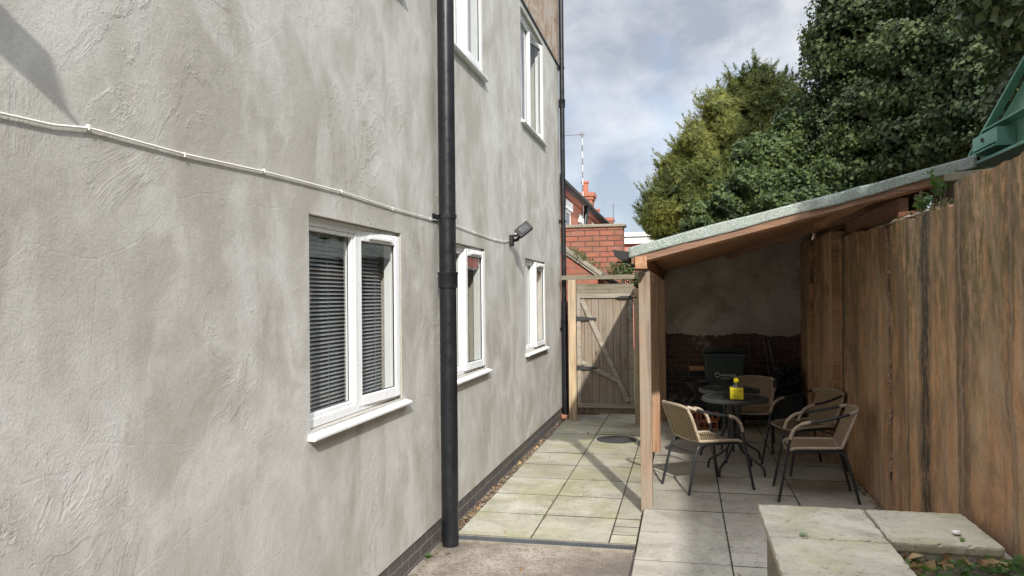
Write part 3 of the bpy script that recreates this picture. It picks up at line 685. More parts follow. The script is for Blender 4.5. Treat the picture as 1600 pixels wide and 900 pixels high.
# rubble on top of the wall, loose brick, timber offcut
rb = MB()
for k in range(520):
    y = random.uniform(4.75, 7.9); x = random.uniform(1.475, 1.68); r = random.uniform(.006, .028)*(1.2 if 5.2 < y < 6.6 else .7); vs = []
    for (ux, uy, uz) in ((1,0,0),(0,1,0),(-1,0,0),(0,-1,0),(0,0,1),(0,0,-1)):
        q = Vector((ux, uy, uz*.6))*r*random.uniform(.6, 1.5); vs.append((x+q.x, y+q.y, 2.215+q.z))
    rb.add(vs, [(0,1,4),(1,2,4),(2,3,4),(3,0,4),(1,0,5),(2,1,5),(3,2,5),(0,3,5)])
o = rb.build('rubble', M['debris'], recalc=False); o['kind'] = 'stuff'; o['label'] = 'crumbled mortar and grit lying on top of the concrete wall'
tag(solo(MB().hexa([(1.50,5.98,2.225),(1.60,5.92,2.225),(1.70,6.13,2.225),(1.60,6.19,2.225),(1.50,5.98,2.285),(1.60,5.92,2.285),(1.70,6.13,2.285),(1.60,6.19,2.285)]).build('loose_brick', M['hollow'], bevel=.006), (1.6, 6.05, 2.225)), 'loose reddish brick lying on top of the concrete wall under the roof', 'brick')
tag(solo(MB().beam((1.52, 5.02, 2.385), (2.06, 4.78, 2.40), .09, .045).build('timber_offcut', M['mossy_wood'], bevel=.003), (1.6, 5, 2.36)), 'short pale timber offcut resting on the wall below the green steelwork', 'timber')

# ------------------------------------------------------------------ GREEN STEEL BRIDGE GIRDER
br = thing('bridge_girder', 'green painted steel bridge girder above the concrete wall at the right edge', 'bridge', (2.2, 4, 2.7))
web = MB(); web.prism([(-12, 2.655), (6.40, 2.655), (6.46, 2.74), (3.9, 3.90), (-12, 3.90)], 0, 2.20, 2.215); web.build('web_plate', M['greenpaint'], br)  # length and height out of view are shaped to shade the patio
MB().box(2.075, 2.36, -12, 6.34, 2.632, 2.653).build('bottom_flange', M['greenpaint'], br, bevel=.002)
MB().box(2.075, 2.36, -12, 3.90, 3.902, 3.925).build('top_flange', M['greenpaint'], br, bevel=.002)
MB().box(2.11, 2.199, -12, 6.18, 2.865, 2.876).build('stiffener', M['greenpaint'], br, bevel=.002)
MB().beam((2.155, 6.50, 2.742), (2.155, 3.85, 3.948), .055, .02, up=(0, .42, .9)).build('diagonal_flange', M['greenpaint'], br, bevel=.002)
for y in (3.5, 1.6, -.3, -2.2): MB().box(2.10, 2.198, y-.006, y+.006, 2.66, 2.86).build('stiffener', M['greenpaint'], br)
bk = MB(); bk.box(2.08, 2.198, 6.24, 6.252, 2.70, 2.83); bk.box(2.08, 2.198, 5.80, 5.812, 2.70, 2.83); bk.box(2.08, 2.09, 5.812, 6.24, 2.735, 2.83); bk.box(2.06, 2.198, 5.79, 6.26, 2.70, 2.71)
bk.build('bracket', M['greenpaint'], br)
MB().tube([(2.082, 6.05, 2.785), (2.066, 6.05, 2.785)], .016, 6).build('bolt', M['iron'], br)

# ------------------------------------------------------------------ LEAN-TO SHELTER
sh = thing('lean_to_shelter', 'timber lean-to shelter with felt roof between the path and the concrete wall', 'shelter', (-.3, 6.15, 0))
def sof(x): return 2.012+.245*(x+.33)
RX0, RX1, RY0, RY1 = -.41, 2.0, 6.0, 10.62
def slope_box(mb_, x0, x1, y0, y1, lo, hi, seg=1):
    for k in range(seg):
        a = x0+(x1-x0)*k/seg; b_ = x0+(x1-x0)*(k+1)/seg
        mb_.hexa([(a,y0,sof(a)+lo),(b_,y0,sof(b_)+lo),(b_,y1,sof(b_)+lo),(a,y1,sof(a)+lo),(a,y0,sof(a)+hi),(b_,y0,sof(b_)+hi),(b_,y1,sof(b_)+hi),(a,y1,sof(a)+hi)])
    return mb_
so_ = MB(); y = RY0+.03
while y < RY1-.02:
    slope_box(so_, RX0+.02, RX1-.02, y, min(y+.118, RY1), 0, .018); y += .121
so_.build('soffit_boards', M['wood_soffit'], sh, bevel=.002)
# felt: wavy lip folded over the verge
ft = MB()
def wav(x): return .005*math.sin(3.1*x+1)+.002*math.sin(9*x)+(.008*math.exp(-((x-1.22)/.08)**2))
def ftop(x, y): return sof(x)+.082+wav(x)
ft.grid(lambda u, v: (RX0-.01+(RX1-RX0+.02)*u, RY0-.022+(RY1+.03-RY0)*v, ftop(RX0+(RX1-RX0)*u, 0)+.004*math.sin(v*37)*math.sin(u*11)), 60, 40)
ft.grid(lambda u, v: (RX0-.01+(RX1-RX0+.02)*u, RY0-.022+.004*math.sin(u*50)*v, ftop(RX0+(RX1-RX0)*u, 0)*(1-v)+(sof(RX0+(RX1-RX0)*u)+.002+.8*wav(RX0+(RX1-RX0)*u)+.006*math.sin(17*u))*v), 90, 6)
ft.grid(lambda u, v: (RX0-.012, RY0-.022+(RY1+.03-RY0)*u, ftop(RX0, 0)-.07*v), 30, 2)
ft.grid(lambda u, v: (RX1+.012, RY0-.022+(RY1+.03-RY0)*u, ftop(RX1, 0)-.08*v), 30, 2)
f_ = ft.build('felt_roof', M['felt'], sh, smooth='auto', recalc=False); md = f_.modifiers.new('t', 'SOLIDIFY'); md.thickness = .005; md.offset = 0
dk = MB(); slope_box(dk, RX0+.004, RX1-.004, RY0+.02, RY1, .022, .06); dk.build('deck', M['wood_fascia'], sh)
fa = MB(); slope_box(fa, RX0+.01, RX1-.03, RY0-.012, RY0+.012, -.048, .012); fa.build('fascia', M['wood_fascia'], sh, bevel=.002)
fa = MB(); slope_box(fa, RX0+.05, RX1-.06, RY0+.014, RY0+.055, -.062, -.004); fa.build('verge_rail', M['wood_soffit'], sh, bevel=.003)
MB().box(-.372, -.282, 5.965, 10.60, 1.912, 2.006).build('wall_plate', M['wood_beam'], sh, bevel=.003)
for i, (px, py, mt) in enumerate(((-.312, 6.18, 'wood_post_grey'), (-.318, 8.37, 'wood_post'), (-.30, 10.42, 'wood_post'))):
    MB().box(px-.045, px+.045, py-.045, py+.045, .036 if i else -.02, 1.910).build('post', M[mt], sh, bevel=.004)
rp = MB(); rp.beam((1.30, 6.03, sof(1.3)-.03), (1.30, 10.5, sof(1.3)-.03), .05, .055); rp.build('purlin', M['wood_beam'], sh)
rp = MB(); rp.beam((.55, 10.3, sof(.55)-.03), (1.9, 6.6, sof(1.9)-.05), .05, .07); rp.build('rafter', M['wood_fascia'], sh)
rp = MB(); rp.box(1.54, 1.60, 6.10, 9.4, 2.26, 2.40); rp.build('purlin', M['wood_fascia'], sh)
rp = MB(); rp.prism([(1.66, 2.0), (1.685, 2.0), (1.685, sof(1.685)-.003), (1.66, sof(1.66)-.003)], 1, 6.05, 10.8); rp.build('end_board', M['wood_fascia'], sh)
# gutter with stop end
gt = thing('gutter', 'black gutter along the low edge of the shelter roof', 'gutter', (-.47, 8, 1.98))
gp_ = [(-.535, 2.062), (-.522, 2.018), (-.492, 1.988), (-.43, 1.982), (-.416, 2.0), (-.416, 2.045)]
gm = MB()
for i in range(len(gp_)-1):
    (xa, za), (xb, zb) = gp_[i], gp_[i+1]; nrm = Vector((-(zb-za), xb-xa)).normalized()*.003
    gm.prism([(xa, za), (xb, zb), (xb+nrm.x, zb+nrm.y), (xa+nrm.x, za+nrm.y)], 1, 5.93, 10.58)
gm.build('channel', M['black'], gt); MB().prism([(a-.002 if a < -.47 else a+.002, b_-.002) for a, b_ in gp_], 1, 5.915, 5.931).build('stop_end', M['black'], gt, bevel=.002)
for y in (6.3, 7.3, 8.3, 9.3): MB().box(-.54, -.405, y, y+.03, 1.974, 1.984).build('bracket', M['black'], gt)
wi = MB(); wi.tube([(-.36, 6.12, 1.90), (-.30, 6.128, 1.885), (-.25, 6.3, 1.86), (-.28, 7.2, 1.83), (-.26, 8.3, 1.87)], .002, 5)
tag(solo(wi.build('washing_line', M['cable']), (-.3, 6.15, 1.88)), 'thin pale line tied round the top of the front post', 'line')

# back wall
bw = thing('back_wall', 'old wall closing the shelter, plaster above sooty brick', 'wall', (.6, 10.62, 0))
def bwtop(x): return sof(x)+.006
lo = MB(); ny = 90
lo.add([(-.36, 10.625, -.1), (1.62, 10.625, -.1), (1.62, 10.625, 1.3), (-.36, 10.625, 1.3), (-.36, 10.82, -.1), (1.62, 10.82, -.1), (1.62, 10.82, 1.3), (-.36, 10.82, 1.3)], [(0,1,2,3),(5,4,7,6),(4,0,3,7),(1,5,6,2),(3,2,6,7)])
lo.build('brickwork', M['dark_brick'], bw)
ps_ = MB(); rs = np.random.RandomState(3); ed = [1.17+.02*math.sin(x*7)+.035*(rs.rand()-.5) for x in np.linspace(0, 2, ny+1)]
pe = lambda u: ed[int(round(u*ny))]
ps_.grid(lambda u, v: (-.36+1.98*u, 10.603+.004*math.sin(u*20+v*9), pe(u)*(1-v)+bwtop(-.36+1.98*u)*v), ny, 12)
ps_.grid(lambda u, v: (-.36+1.98*u, 10.603+.02*v, pe(u)), ny, 1)
ps_.add([(-.36,10.82,1.25),(1.62,10.82,1.25),(1.62,10.82,bwtop(1.62)),(-.36,10.82,bwtop(-.36)),(-.36,10.603,bwtop(-.36)),(-.36,10.603,1.2)], [(0,1,2,3)])
ps_.add([(-.36,10.603,1.17),(-.36,10.82,1.17),(-.36,10.82,bwtop(-.36)),(-.36,10.603,bwtop(-.36))], [(0,1,2,3)])
ps_.build('plaster', M['plaster'], bw, recalc=False)
tag(solo(MB().box(.045, .30, 10.49, 10.60, .70, .755).build('wooden_shelf', M['wood_beam'], bevel=.004), (.17, 10.55, .7)), 'small orange-brown block shelf on the sooty back wall beside the bin', 'shelf')

# ------------------------------------------------------------------ GATE
gt_ = thing('garden_gate', 'weathered wooden garden gate with diagonal brace at the end of the path', 'gate', (-1.06, 10.45, 0))
gb = MB(); x = -1.44; k = 0
while x < -.70:
    gb.box(x, min(x+.094, -.69), 10.462+.002*(k % 2), 10.482+.002*(k % 2), .20, 1.735); x += .0975; k += 1
gb.build('boards', M['gate_board'], gt_, bevel=.003)
for nm, (x0, x1, z0, z1) in (('stile', (-1.447, -1.395, .18, 1.742)), ('stile', (-.735, -.682, .18, 1.742)), ('rail', (-1.395, -.735, .185, .245)), ('rail', (-1.395, -.735, 1.675, 1.735))):
    MB().box(x0, x1, 10.435, 10.461, z0, z1).build(nm, M['gate_rail' if nm == 'rail' else 'gate_post'] if nm == 'rail' else M['mossy_wood'] if 0 else M['gate_rail'], gt_, bevel=.003)
MB().beam((-1.375, 10.448, 1.655), (-.76, 10.448, .27), .022, .062, up=(.9, 0, .4)).build('brace', M['gate_rail'], gt_, bevel=.002)
MB().beam((-1.385, 10.450, .80), (-.90, 10.450, .555), .020, .055, up=(.4, 0, .9)).build('brace', M['gate_rail'], gt_, bevel=.002)
for z in (1.395, .725):
    h = MB(); h.prism([(-1.475, z-.030), (-1.415, z-.030), (-1.18, z-.012), (-1.165, z), (-1.18, z+.012), (-1.415, z+.030), (-1.475, z+.030)], 1, 10.424, 10.432)
    h.tube([(-1.452, 10.42, z-.04), (-1.452, 10.42, z+.04)], .010, 8); h.build('hinge', M['iron'], gt_)
h = MB(); h.box(-.86, -.685, 10.424, 10.432, 1.66, 1.70); h.tube([(-.90, 10.418, 1.68), (-.63, 10.418, 1.68)], .008, 8); h.build('bolt', M['iron'], gt_)
h = MB(); h.box(-.745, -.715, 10.42, 10.434, 1.40, 1.56); h.tube([(-.73, 10.41, 1.44), (-.73, 10.385, 1.46), (-.73, 10.385, 1.52), (-.73, 10.41, 1.54)], .006, 6); h.build('latch', M['lead'], gt_)
gf = thing('gate_frame', 'pale timber posts and rails holding the wooden gate', 'gate frame', (-1.06, 10.5, 0))
MB().box(-1.56, -1.455, 10.41, 10.51, -.02, 1.925).build('post', M['gate_post'], gf, bevel=.004)
MB().box(-.672, -.57, 10.42, 10.52, -.02, 1.80).build('post', M['gate_post'], gf, bevel=.004)
MB().box(-1.66, -.66, 10.44, 10.50, 1.928, 1.985).build('top_rail', M['mossy_wood'], gf, bevel=.003)
hb = MB(); hb.box(-1.453, -.675, 10.49, 10.515, 1.70, 1.865); hb.build('header_board', M['mossy_wood'], gf, bevel=.004)
hb = MB(); hb.box(-1.453, -.675, 10.485, 10.51, .10, .19); hb.build('foot_board', M['gate_board'], gf, bevel=.004)

# ------------------------------------------------------------------ BRICK OUTHOUSE, BOUNDARY WALL
oh = thing('brick_outhouse', 'low red brick outhouse with mossy sloping roof behind the gate', 'outhouse', (-2, 11.2, 0))
MB().prism([(-3.4, -.1), (-1.22, -.1), (-1.22, 1.97), (-1.74, 2.36), (-3.4, 3.45)], 1, 11.05, 11.72).build('wall', M['red_front'], oh)
def slant(x): return 1.985+(-1.20-x)*.72
MB().prism([(-3.4, slant(-3.4)+.02), (-1.16, slant(-1.16)+.02), (-1.16, slant(-1.16)+.07), (-3.4, slant(-3.4)+.09)], 1, 11.0, 11.72).build('roof', M['coping'], oh, bevel=.004)
MB().prism([(-3.4, slant(-3.4)-.02), (-1.18, slant(-1.18)-.02), (-1.18, slant(-1.18)+.008), (-3.4, slant(-3.4)+.008)], 1, 11.015, 11.048).build('verge_mortar', M['coping'], oh)
g2 = MB(); g2.tube([(-1.15, 11.0, 1.985), (-.93, 11.62, 1.84)], .038, 12); g2.build('gutter', M['iron'], oh, smooth='auto')
MB().tube([(-.98, 11.45, 1.85), (-.98, 11.45, 0)], .03, 12).build('waste_pipe', M['white'], oh, smooth='auto')
MB().box(-1.21, -.8, 11.56, 11.6, 0, 1.80).build('shade_sheet', M['iron'], oh)  # black sheet standing in for the shade under the outhouse gutter
bwl = thing('boundary_wall', 'taller old red brick wall with stone coping behind the outhouse', 'wall', (-1.6, 11.8, 0))
MB().box(-3.6, -.905, 11.76, 12.0, -.1, 2.755).build('wall', M['red_wall'], bwl)
MB().box(-3.7, -.87, 11.73, 12.03, 2.756, 2.80).build('coping', M['coping'], bwl, bevel=.008)

# ------------------------------------------------------------------ TERRACE OF HOUSES far behind
def terrace(y0, y1, xf, ze, label, windows, chim, ridge=2.6):
    t = thing('terraced_house', label, 'house', (xf, y0, 0), 'terraced houses beyond the brick wall')
    mbx = MB(); mbx.box(xf-7, xf, y0, y1, -.1, ze); mbx.build('wall', M['terrace_brick'], t)
    rf_ = MB(); rf_.prism([(xf+.25, ze-.02), (xf+.25, ze+.10), (xf-3.5, ze+ridge), (xf-7.25, ze+.1), (xf-7.25, ze-.02)], 1, y0-.02, y1-.02); rf_.build('roof', M['slate'], t)
    MB().box(xf+.002, xf+.10, y0, y1-.02, ze-.22, ze-.02).build('eaves_course', M['terrace_front'], t)
    MB().tube([(xf+.32, y0, ze+.02), (xf+.32, y1-.02, ze+.02)], .07, 8).build('gutter', M['black'], t)
    for (wy0, wy1, wz0, wz1) in windows:
        w = MB(); tb(w, wy0, wy1, wz0, wz1, xf-.02, xf+.03, .09); w.box(xf-.02, xf+.03, wy0+.09, wy1-.09, (wz0+wz1)/2-.04, (wz0+wz1)/2+.04); f = w.build('window', M['white'], t)
        MB().box(xf+.002, xf+.012, wy0+.09, wy1-.09, wz0+.09, wz1-.09).build('pane', M['lens'], f)
        MB().box(xf+.005, xf+.09, wy0-.25, wy1+.25, wz1+.01, wz1+.33).build('lintel', M['white'], f, bevel=.02)
    for (cx_, cy_, w_, d_, zt, pots, mt) in chim:
        c = MB(); c.box(cx_-w_/2, cx_+w_/2, cy_-d_/2, cy_+d_/2, ze, zt-.35); c.box(cx_-w_/2-.06, cx_+w_/2+.06, cy_-d_/2-.06, cy_+d_/2+.06, zt-.35, zt-.2); c.box(cx_-w_/2-.12, cx_+w_/2+.12, cy_-d_/2-.12, cy_+d_/2+.12, zt-.2, zt)
        ch = c.build('chimney', M['terrace_front'], t)
        for px_ in pots: MB().lathe([(.17, 0), (.15, .5), (.2, .52), (.2, .62), (.12, .62)], (px_, cy_, zt), 14).build('chimney_pot', M[mt], ch, smooth='auto')
    return t
terrace(23.0, 31.5, -4.02, 5.35, 'near red brick terraced house with white lintels left of the tall mast', [(26.3, 27.5, 3.0, 4.72), (29.9, 30.9, 3.0, 4.55)], [(-6.2, 31.3, .8, .8, 7.25, (-6.2,), 'white')], 2.2)
terrace(31.6, 41.0, -4.02, 5.30, 'middle red brick terraced house with one red chimney pot', [(34.0, 35.2, 3.0, 4.6), (38.3, 39.2, 3.0, 4.6)], [(-4.95, 38.6, 1.0, .9, 6.85, (-4.85,), 'pot_red')], 2.2)
terrace(41.1, 52.0, -4.02, 5.25, 'farthest red brick terraced house with a low round-topped chimney', [(43.0, 44.2, 3.0, 4.6), (47.0, 48.2, 3.0, 4.6)], [(-5.0, 49.0, 1.1, 1.0, 6.6, (-5.4,), 'pot_red')], 2.2)
wp = MB(); wp.tube([(-3.85, 30.95, 5.6), (-3.85, 30.9, 5.0), (-3.9, 30.4, 4.2), (-3.9, 30.2, 1)], .10, 10)
tag(solo(wp.build('drainpipe', M['blackpipe'], smooth='auto'), (-3.9, 30.2, 0)), 'black drainpipe on the far terraced houses below the tall mast', 'drainpipe')
# aerials
am = thing('aerial_mast', 'tall striped aerial mast rising above the terraced houses', 'aerial', (-3.86, 30.0, 0))
def stripes():
    t = NT('mast_stripes'); x = t.sep(); s = t.math('GREATER_THAN', t.math('FRACT', t.math('MULTIPLY', x[2], 1.9)), .5); t.color(t.mix(s, (.16, .16, .17), (.50, .52, .55))); return t.m
MB().tube([(-3.86, 30.0, 0), (-3.86, 30.0, 8.12)], .024, 8).build('mast', stripes(), am)
ya = MB(); ya.tube([(-4.55, 30.0, 8.05), (-3.82, 30.0, 8.05)], .018, 6)
for k in range(8): ya.tube([(-4.5+.085*k, 29.85, 8.05), (-4.5+.085*k, 30.15, 8.05)], .01, 5)
ya.box(-3.95, -3.78, 29.95, 30.05, 8.03, 8.13); ya.build('aerial_boom', M['lead'], am)
am = thing('aerial_mast', 'short plain aerial mast right of the far chimneys', 'aerial', (-4.1, 46.0, 0))
MB().tube([(-4.1, 46, 0), (-4.1, 46, 7.2)], .028, 6).build('mast', M['lead'], am)
ya = MB(); ya.tube([(-4.45, 46.0, 7.15), (-3.7, 46.0, 7.15)], .016, 6)
for k in range(4): ya.tube([(-4.4+.22*k, 45.9, 7.02), (-4.4+.22*k, 46.1, 7.28)], .012, 5)
ya.build('aerial_boom', M['lead'], am)
pk = thing('pink_building', 'low pinkish building with white roof edge behind the shelter gutter', 'building', (0, 26, 0))
MB().box(-2.6, 6, 26, 34, -.1, 3.42).build('wall', M['pink'], pk); MB().box(-2.7, 6.1, 25.85, 34.1, 3.425, 3.62).build('roof_edge', M['white'], pk); MB().box(-2.72, 6.12, 25.8, 34.2, 3.66, 3.80).build('roof_trim', M['white'], pk)
MB().box(-2.5, 5.9, 26.1, 33.9, 3.6, 3.67).build('roof', M['slate'], pk)

# ------------------------------------------------------------------ FOLIAGE
def leaf_cloud(blobs, n, size, shape='ivy', seed=0, shell=.22, droop=.0, lump=.16, squash=1.0):
    """leaves spread near the surfaces of a set of ellipsoids; returns verts, faces"""
    rs = np.random.RandomState(seed); V = []; Fc = []
    bl = np.array([(b[0], b[1], b[2], b[3], b[4] if len(b) > 4 else b[3], b[5] if len(b) > 5 else b[3]) for b in blobs], float)
    area = bl[:, 3]*bl[:, 5]; cnt = (n*area/area.sum()).astype(int)
    allp = []; alln = []
    for b_, c in zip(bl, cnt):
        d_ = rs.normal(size=(c, 3)); d_ /= np.linalg.norm(d_, axis=1)[:, None]
        lmp = lump*(np.sin(d_[:, 0]*5+b_[0]*3+d_[:, 2]*3)+np.sin(d_[:, 2]*8+b_[1])*.7+np.sin(d_[:, 1]*11+d_[:, 0]*9)*.5+np.sin(d_[:, 2]*19+d_[:, 0]*17+2)*.35)
        rr = 1+lmp-shell*rs.rand(c)**1.5*1.2
        p = b_[:3]+d_*rr[:, None]*b_[3:6]; allp.append(p); alln.append(d_)
    P = np.concatenate(allp); Nn = np.concatenate(alln)
    # drop leaves well inside another blob
    keep = np.ones(len(P), bool)
    for b_ in bl:
        q = (P-b_[:3])/b_[3:6]; keep &= (q*q).sum(1) > .50
    P = P[keep]; Nn = Nn[keep]; m_ = len(P)
    nz = Nn+rs.normal(size=(m_, 3))*.55; nz[:, 2] += .25; nz /= np.linalg.norm(nz, axis=1)[:, None]
    tx = rs.normal(size=(m_, 3)); tx[:, 2] -= droop; tx -= (tx*nz).sum(1)[:, None]*nz; tx /= np.linalg.norm(tx, axis=1)[:, None]; ty = np.cross(nz, tx)
    sz = size*(.55+rs.rand(m_)*.9)
    if shape == 'ivy': prof = [(0, 0, 0), (.35, .55, .08), (1.05, 0, -.12), (.35, -.55, .08)]; fc = [(0, 1, 2), (0, 2, 3)]
    elif shape == 'long': prof = [(0, 0, 0), (.5, .22, .05), (1.3, 0, -.15), (.5, -.22, .05)]; fc = [(0, 1, 2), (0, 2, 3)]
    else: prof = [(0, .06, 0), (1.5, .0, -.1), (0, -.06, 0), (.35, 0, 0), (.9, .5, .05), (.55, 0, 0), (1.0, -.5, .05), (.7, 0, 0)]; fc = [(0, 1, 2), (3, 4, 5), (5, 6, 7)]
    k = len(prof); vv = np.zeros((m_, k, 3))
    for i, (a, b_, c) in enumerate(prof): vv[:, i] = P+(tx*a+ty*b_+nz*c)*sz[:, None]
    base = (np.arange(m_)*k)[:, None]
    return vv.reshape(-1, 3), [base+np.array(f) for f in fc]
def leaf_object(name, mat, parent, parts):
    Vs = []; Fs = []; off = 0
    for V, fl in parts:
        Vs.append(V); 
        for f in fl: Fs.append(f+off)
        off += len(V)
    V = np.concatenate(Vs); Fa = np.concatenate(Fs)
    if parent is not None: V = V-np.array(parent.location)
    me = bpy.data.meshes.new(name); me.vertices.add(len(V)); me.vertices.foreach_set('co', V.ravel().astype(np.float32))
    me.loops.add(Fa.size); me.loops.foreach_set('vertex_index', Fa.ravel().astype(np.int32)); me.polygons.add(len(Fa))
    me.polygons.foreach_set('loop_start', np.arange(0, Fa.size, 3, dtype=np.int32)); me.update(calc_edges=True); me.validate()
    me.materials.append(mat); o = bpy.data.objects.new(name, me); COL.objects.link(o); o.parent = parent; return o
def limbs(t, base, tips, r0_, mat='bark'):
    b = Vector(base); mbx = MB()
    top = Vector((base[0], base[1], max(q[2] for q in tips)-.6))
    mbx.tube([b, b.lerp(top, .35)+Vector((.05, .03, 0)), b.lerp(top, .7)+Vector((-.06, 0, 0)), top], [r0_, r0_*.8, r0_*.5, r0_*.15], 10)
    mbx.build('trunk', M[mat], t, smooth=True)
    for q in tips:
        st = b.lerp(top, random.uniform(.3, .7)); q = Vector(q); MB().tube([st, st.lerp(q, .5)+Vector((0, 0, -.15)), q], [r0_*.4, r0_*.25, r0_*.07], 6).build('limb', M[mat], t, smooth=True)
def tufts(bl, n, seed):        # small outgrowing sprigs on the camera side and the rim of a crown
    rs = np.random.RandomState(seed); out = []
    for k in range(n):
        b_ = bl[rs.randint(len(bl))]; d_ = rs.normal(size=3); d_[1] = -abs(d_[1])*.8; d_ /= np.linalg.norm(d_)
        out.append((b_[0]+d_[0]*b_[3]*1.08, b_[1]+d_[1]*b_[3]*1.08, b_[2]+d_[2]*b_[3]*1.08, rs.uniform(.05, .14)))
    return out
# (X, Y, Z, r...) positions in metres
def from_view(px, py, Y, rpx):           # used once to turn measured directions into real positions
    d = fw+R_*((px-800)/F)+U_*((450-py)/F); tt = Y/d.y; return (d.x*tt, Y, 1.71+d.z*tt, rpx/F*tt)
ivy = [from_view(*a) for a in ((1345, 60, 12.0, 85), (1306, 165, 12.2, 46), (1425, -20, 12.2, 140), (1370, 190, 11.5, 75), (1470, 120, 10.8, 105), (1540, 20, 10.6, 120), (1590, 150, 9.4, 95),
      (1430, 235, 10.8, 60), (1500, 215, 10.0, 60), (1310, 255, 11.9, 50), (1650, 20, 9.6, 140), (1380, -120, 12.5, 110), (1520, -130, 11.5, 150), (1292, 70, 12.8, 30), (1306, 15, 12.8, 26))]
iv = thing('ivy_covered_tree', 'tall dark ivy covered tree rising above the shelter roof on the right', 'tree', (3.6, 11.5, 2.0))
limbs(iv, (3.6, 11.8, 1.9), [b_[:3] for b_ in ivy[:8]], .28)
leaf_object('crown', M['ivy'], iv, [leaf_cloud([b_[:3]+(b_[3],) for b_ in ivy], 190000, .050, 'ivy', 1, .30, .6, .15), leaf_cloud([b_[:3]+(b_[3]*.84,) for b_ in ivy], 40000, .07, 'ivy', 2, .25, .6, .14), leaf_cloud(tufts(ivy, 170, 44), 14000, .038, 'ivy', 41, .9, .2, .2)])
lau = [from_view(*a) for a in ((1235, 245, 12.6, 55), (1200, 300, 12.2, 55), (1150, 330, 12.4, 45), (1290, 290, 11.8, 55), (1250, 330, 11.4, 50), (1105, 355, 12.6, 34), (1180, 250, 13.0, 36), (1350, 290, 11.4, 45), (1250, 185, 13.0, 30))]
la = thing('laurel_bush', 'dense mid-green leafy bush between the ivy and the yellow conifer', 'bush', (1.5, 12.6, 0))
limbs(la, (1.4, 12.8, -.05), [b_[:3] for b_ in lau[:6]], .1)
leaf_object('crown', M['laurel'], la, [leaf_cloud([b_ for b_ in lau], 90000, .048, 'ivy', 3, .3, .3, .16), leaf_cloud(tufts(lau, 140, 45), 13000, .038, 'ivy', 42, .9, .2, .2), leaf_cloud([b_[:3]+(b_[3]*.8,) for b_ in lau], 9000, .11, 'ivy', 4, .25, .3, .1)])
con = [from_view(*a) for a in ((1042, 330, 15.5, 40), (1075, 320, 15.2, 55), (1060, 280, 15.6, 35), (1110, 255, 15.5, 58), (1150, 200, 15.6, 62), (1200, 195, 15.8, 62), (1130, 310, 15, 60), (1245, 200, 15.6, 40), (1175, 150, 15.9, 44), (1215, 155, 16, 34), (1022, 345, 15.3, 22), (1120, 170, 15.9, 22), (1200, 270, 15, 60), (1095, 215, 15.6, 32), (1057, 262, 15.5, 26), (1075, 240, 15.6, 26), (1190, 125, 15.9, 24), (1027, 312, 15.4, 22), (1140, 160, 15.8, 26), (1235, 160, 15.9, 30), (1032, 355, 15.2, 22))]
co = thing('yellow_conifer', 'yellow-green conifer with spiky tips behind the shelter roof', 'tree', (1.0, 15.8, 0))
limbs(co, (1.0, 15.9, -.05), [b_[:3] for b_ in con[:8]], .16)
def spray(p, d_, L, n, sz, rs):       # a feathery conifer leader
    d_ = Vector(d_).normalized(); V = []; Fi = []; 
    for i in range(n):
        f = rs.rand(); q = Vector(p)+d_*L*f; w = L*.42*(1-f)+.02; a = rs.rand()*6.28; o_ = Vector((math.cos(a), math.sin(a), .35))*w; s = q+o_*rs.rand()*.6; tip = s+(o_*.6+d_*.25*w)+Vector(rs.normal(size=3)*.02); sd_ = (tip-s).cross(d_).normalized()*sz
        b = len(V); V += [tuple(s-sd_), tuple(s+sd_), tuple(tip)]; Fi.append((b, b+1, b+2))
    return np.array(V), [np.array(Fi)]
rs = np.random.RandomState(21); sprays = []
for b_ in con:
    for k in range(int(b_[3]*26)):
        a_ = rs.uniform(-.5, 3.6); q = (b_[0]+b_[3]*.92*math.cos(a_), b_[1]-b_[3]*rs.uniform(-.2, .7), b_[2]+b_[3]*.92*math.sin(a_)); sprays_n = (math.cos(a_)*.8, rs.normal()*.2-.2, abs(math.sin(a_))*.6+.5)
        early = globals().setdefault('early_sprays', []); early.append((q, sprays_n, rs.uniform(.12, .34)))
for (px_, py_, L, n) in ((1160, 165, .80, 420), (1190, 165, .98, 520), (1215, 160, .75, 380), (1140, 185, .7, 300), (1118, 200, .6, 260), (1238, 165, .65, 280), (1255, 180, .55, 220), (1070, 265, .45, 160), (1095, 235, .5, 200), (1040, 300, .35, 120), (1010, 340, .35, 120), (1000, 335, .28, 90), (1180, 140, .5, 200), (1050, 285, .4, 140)):
    x, y, z, _ = from_view(px_, py_, 15.8, 1); sprays.append(spray((x, y, z), (rs.normal()*.15-.12*(px_ < 1120), rs.normal()*.1, 1), L, n, .012, rs))
for q, n_, L in early_sprays: sprays.append(spray(q, n_, L, 60, .009, rs))
leaf_object('crown', M['conifer'], co, [leaf_cloud(con, 90000, .075, 'spray', 5, .45, -.5, .20), leaf_cloud([b_[:3]+(b_[3]*.82,) for b_ in con], 15000, .11, 'ivy', 6, .25, 0, .1)]+sprays)
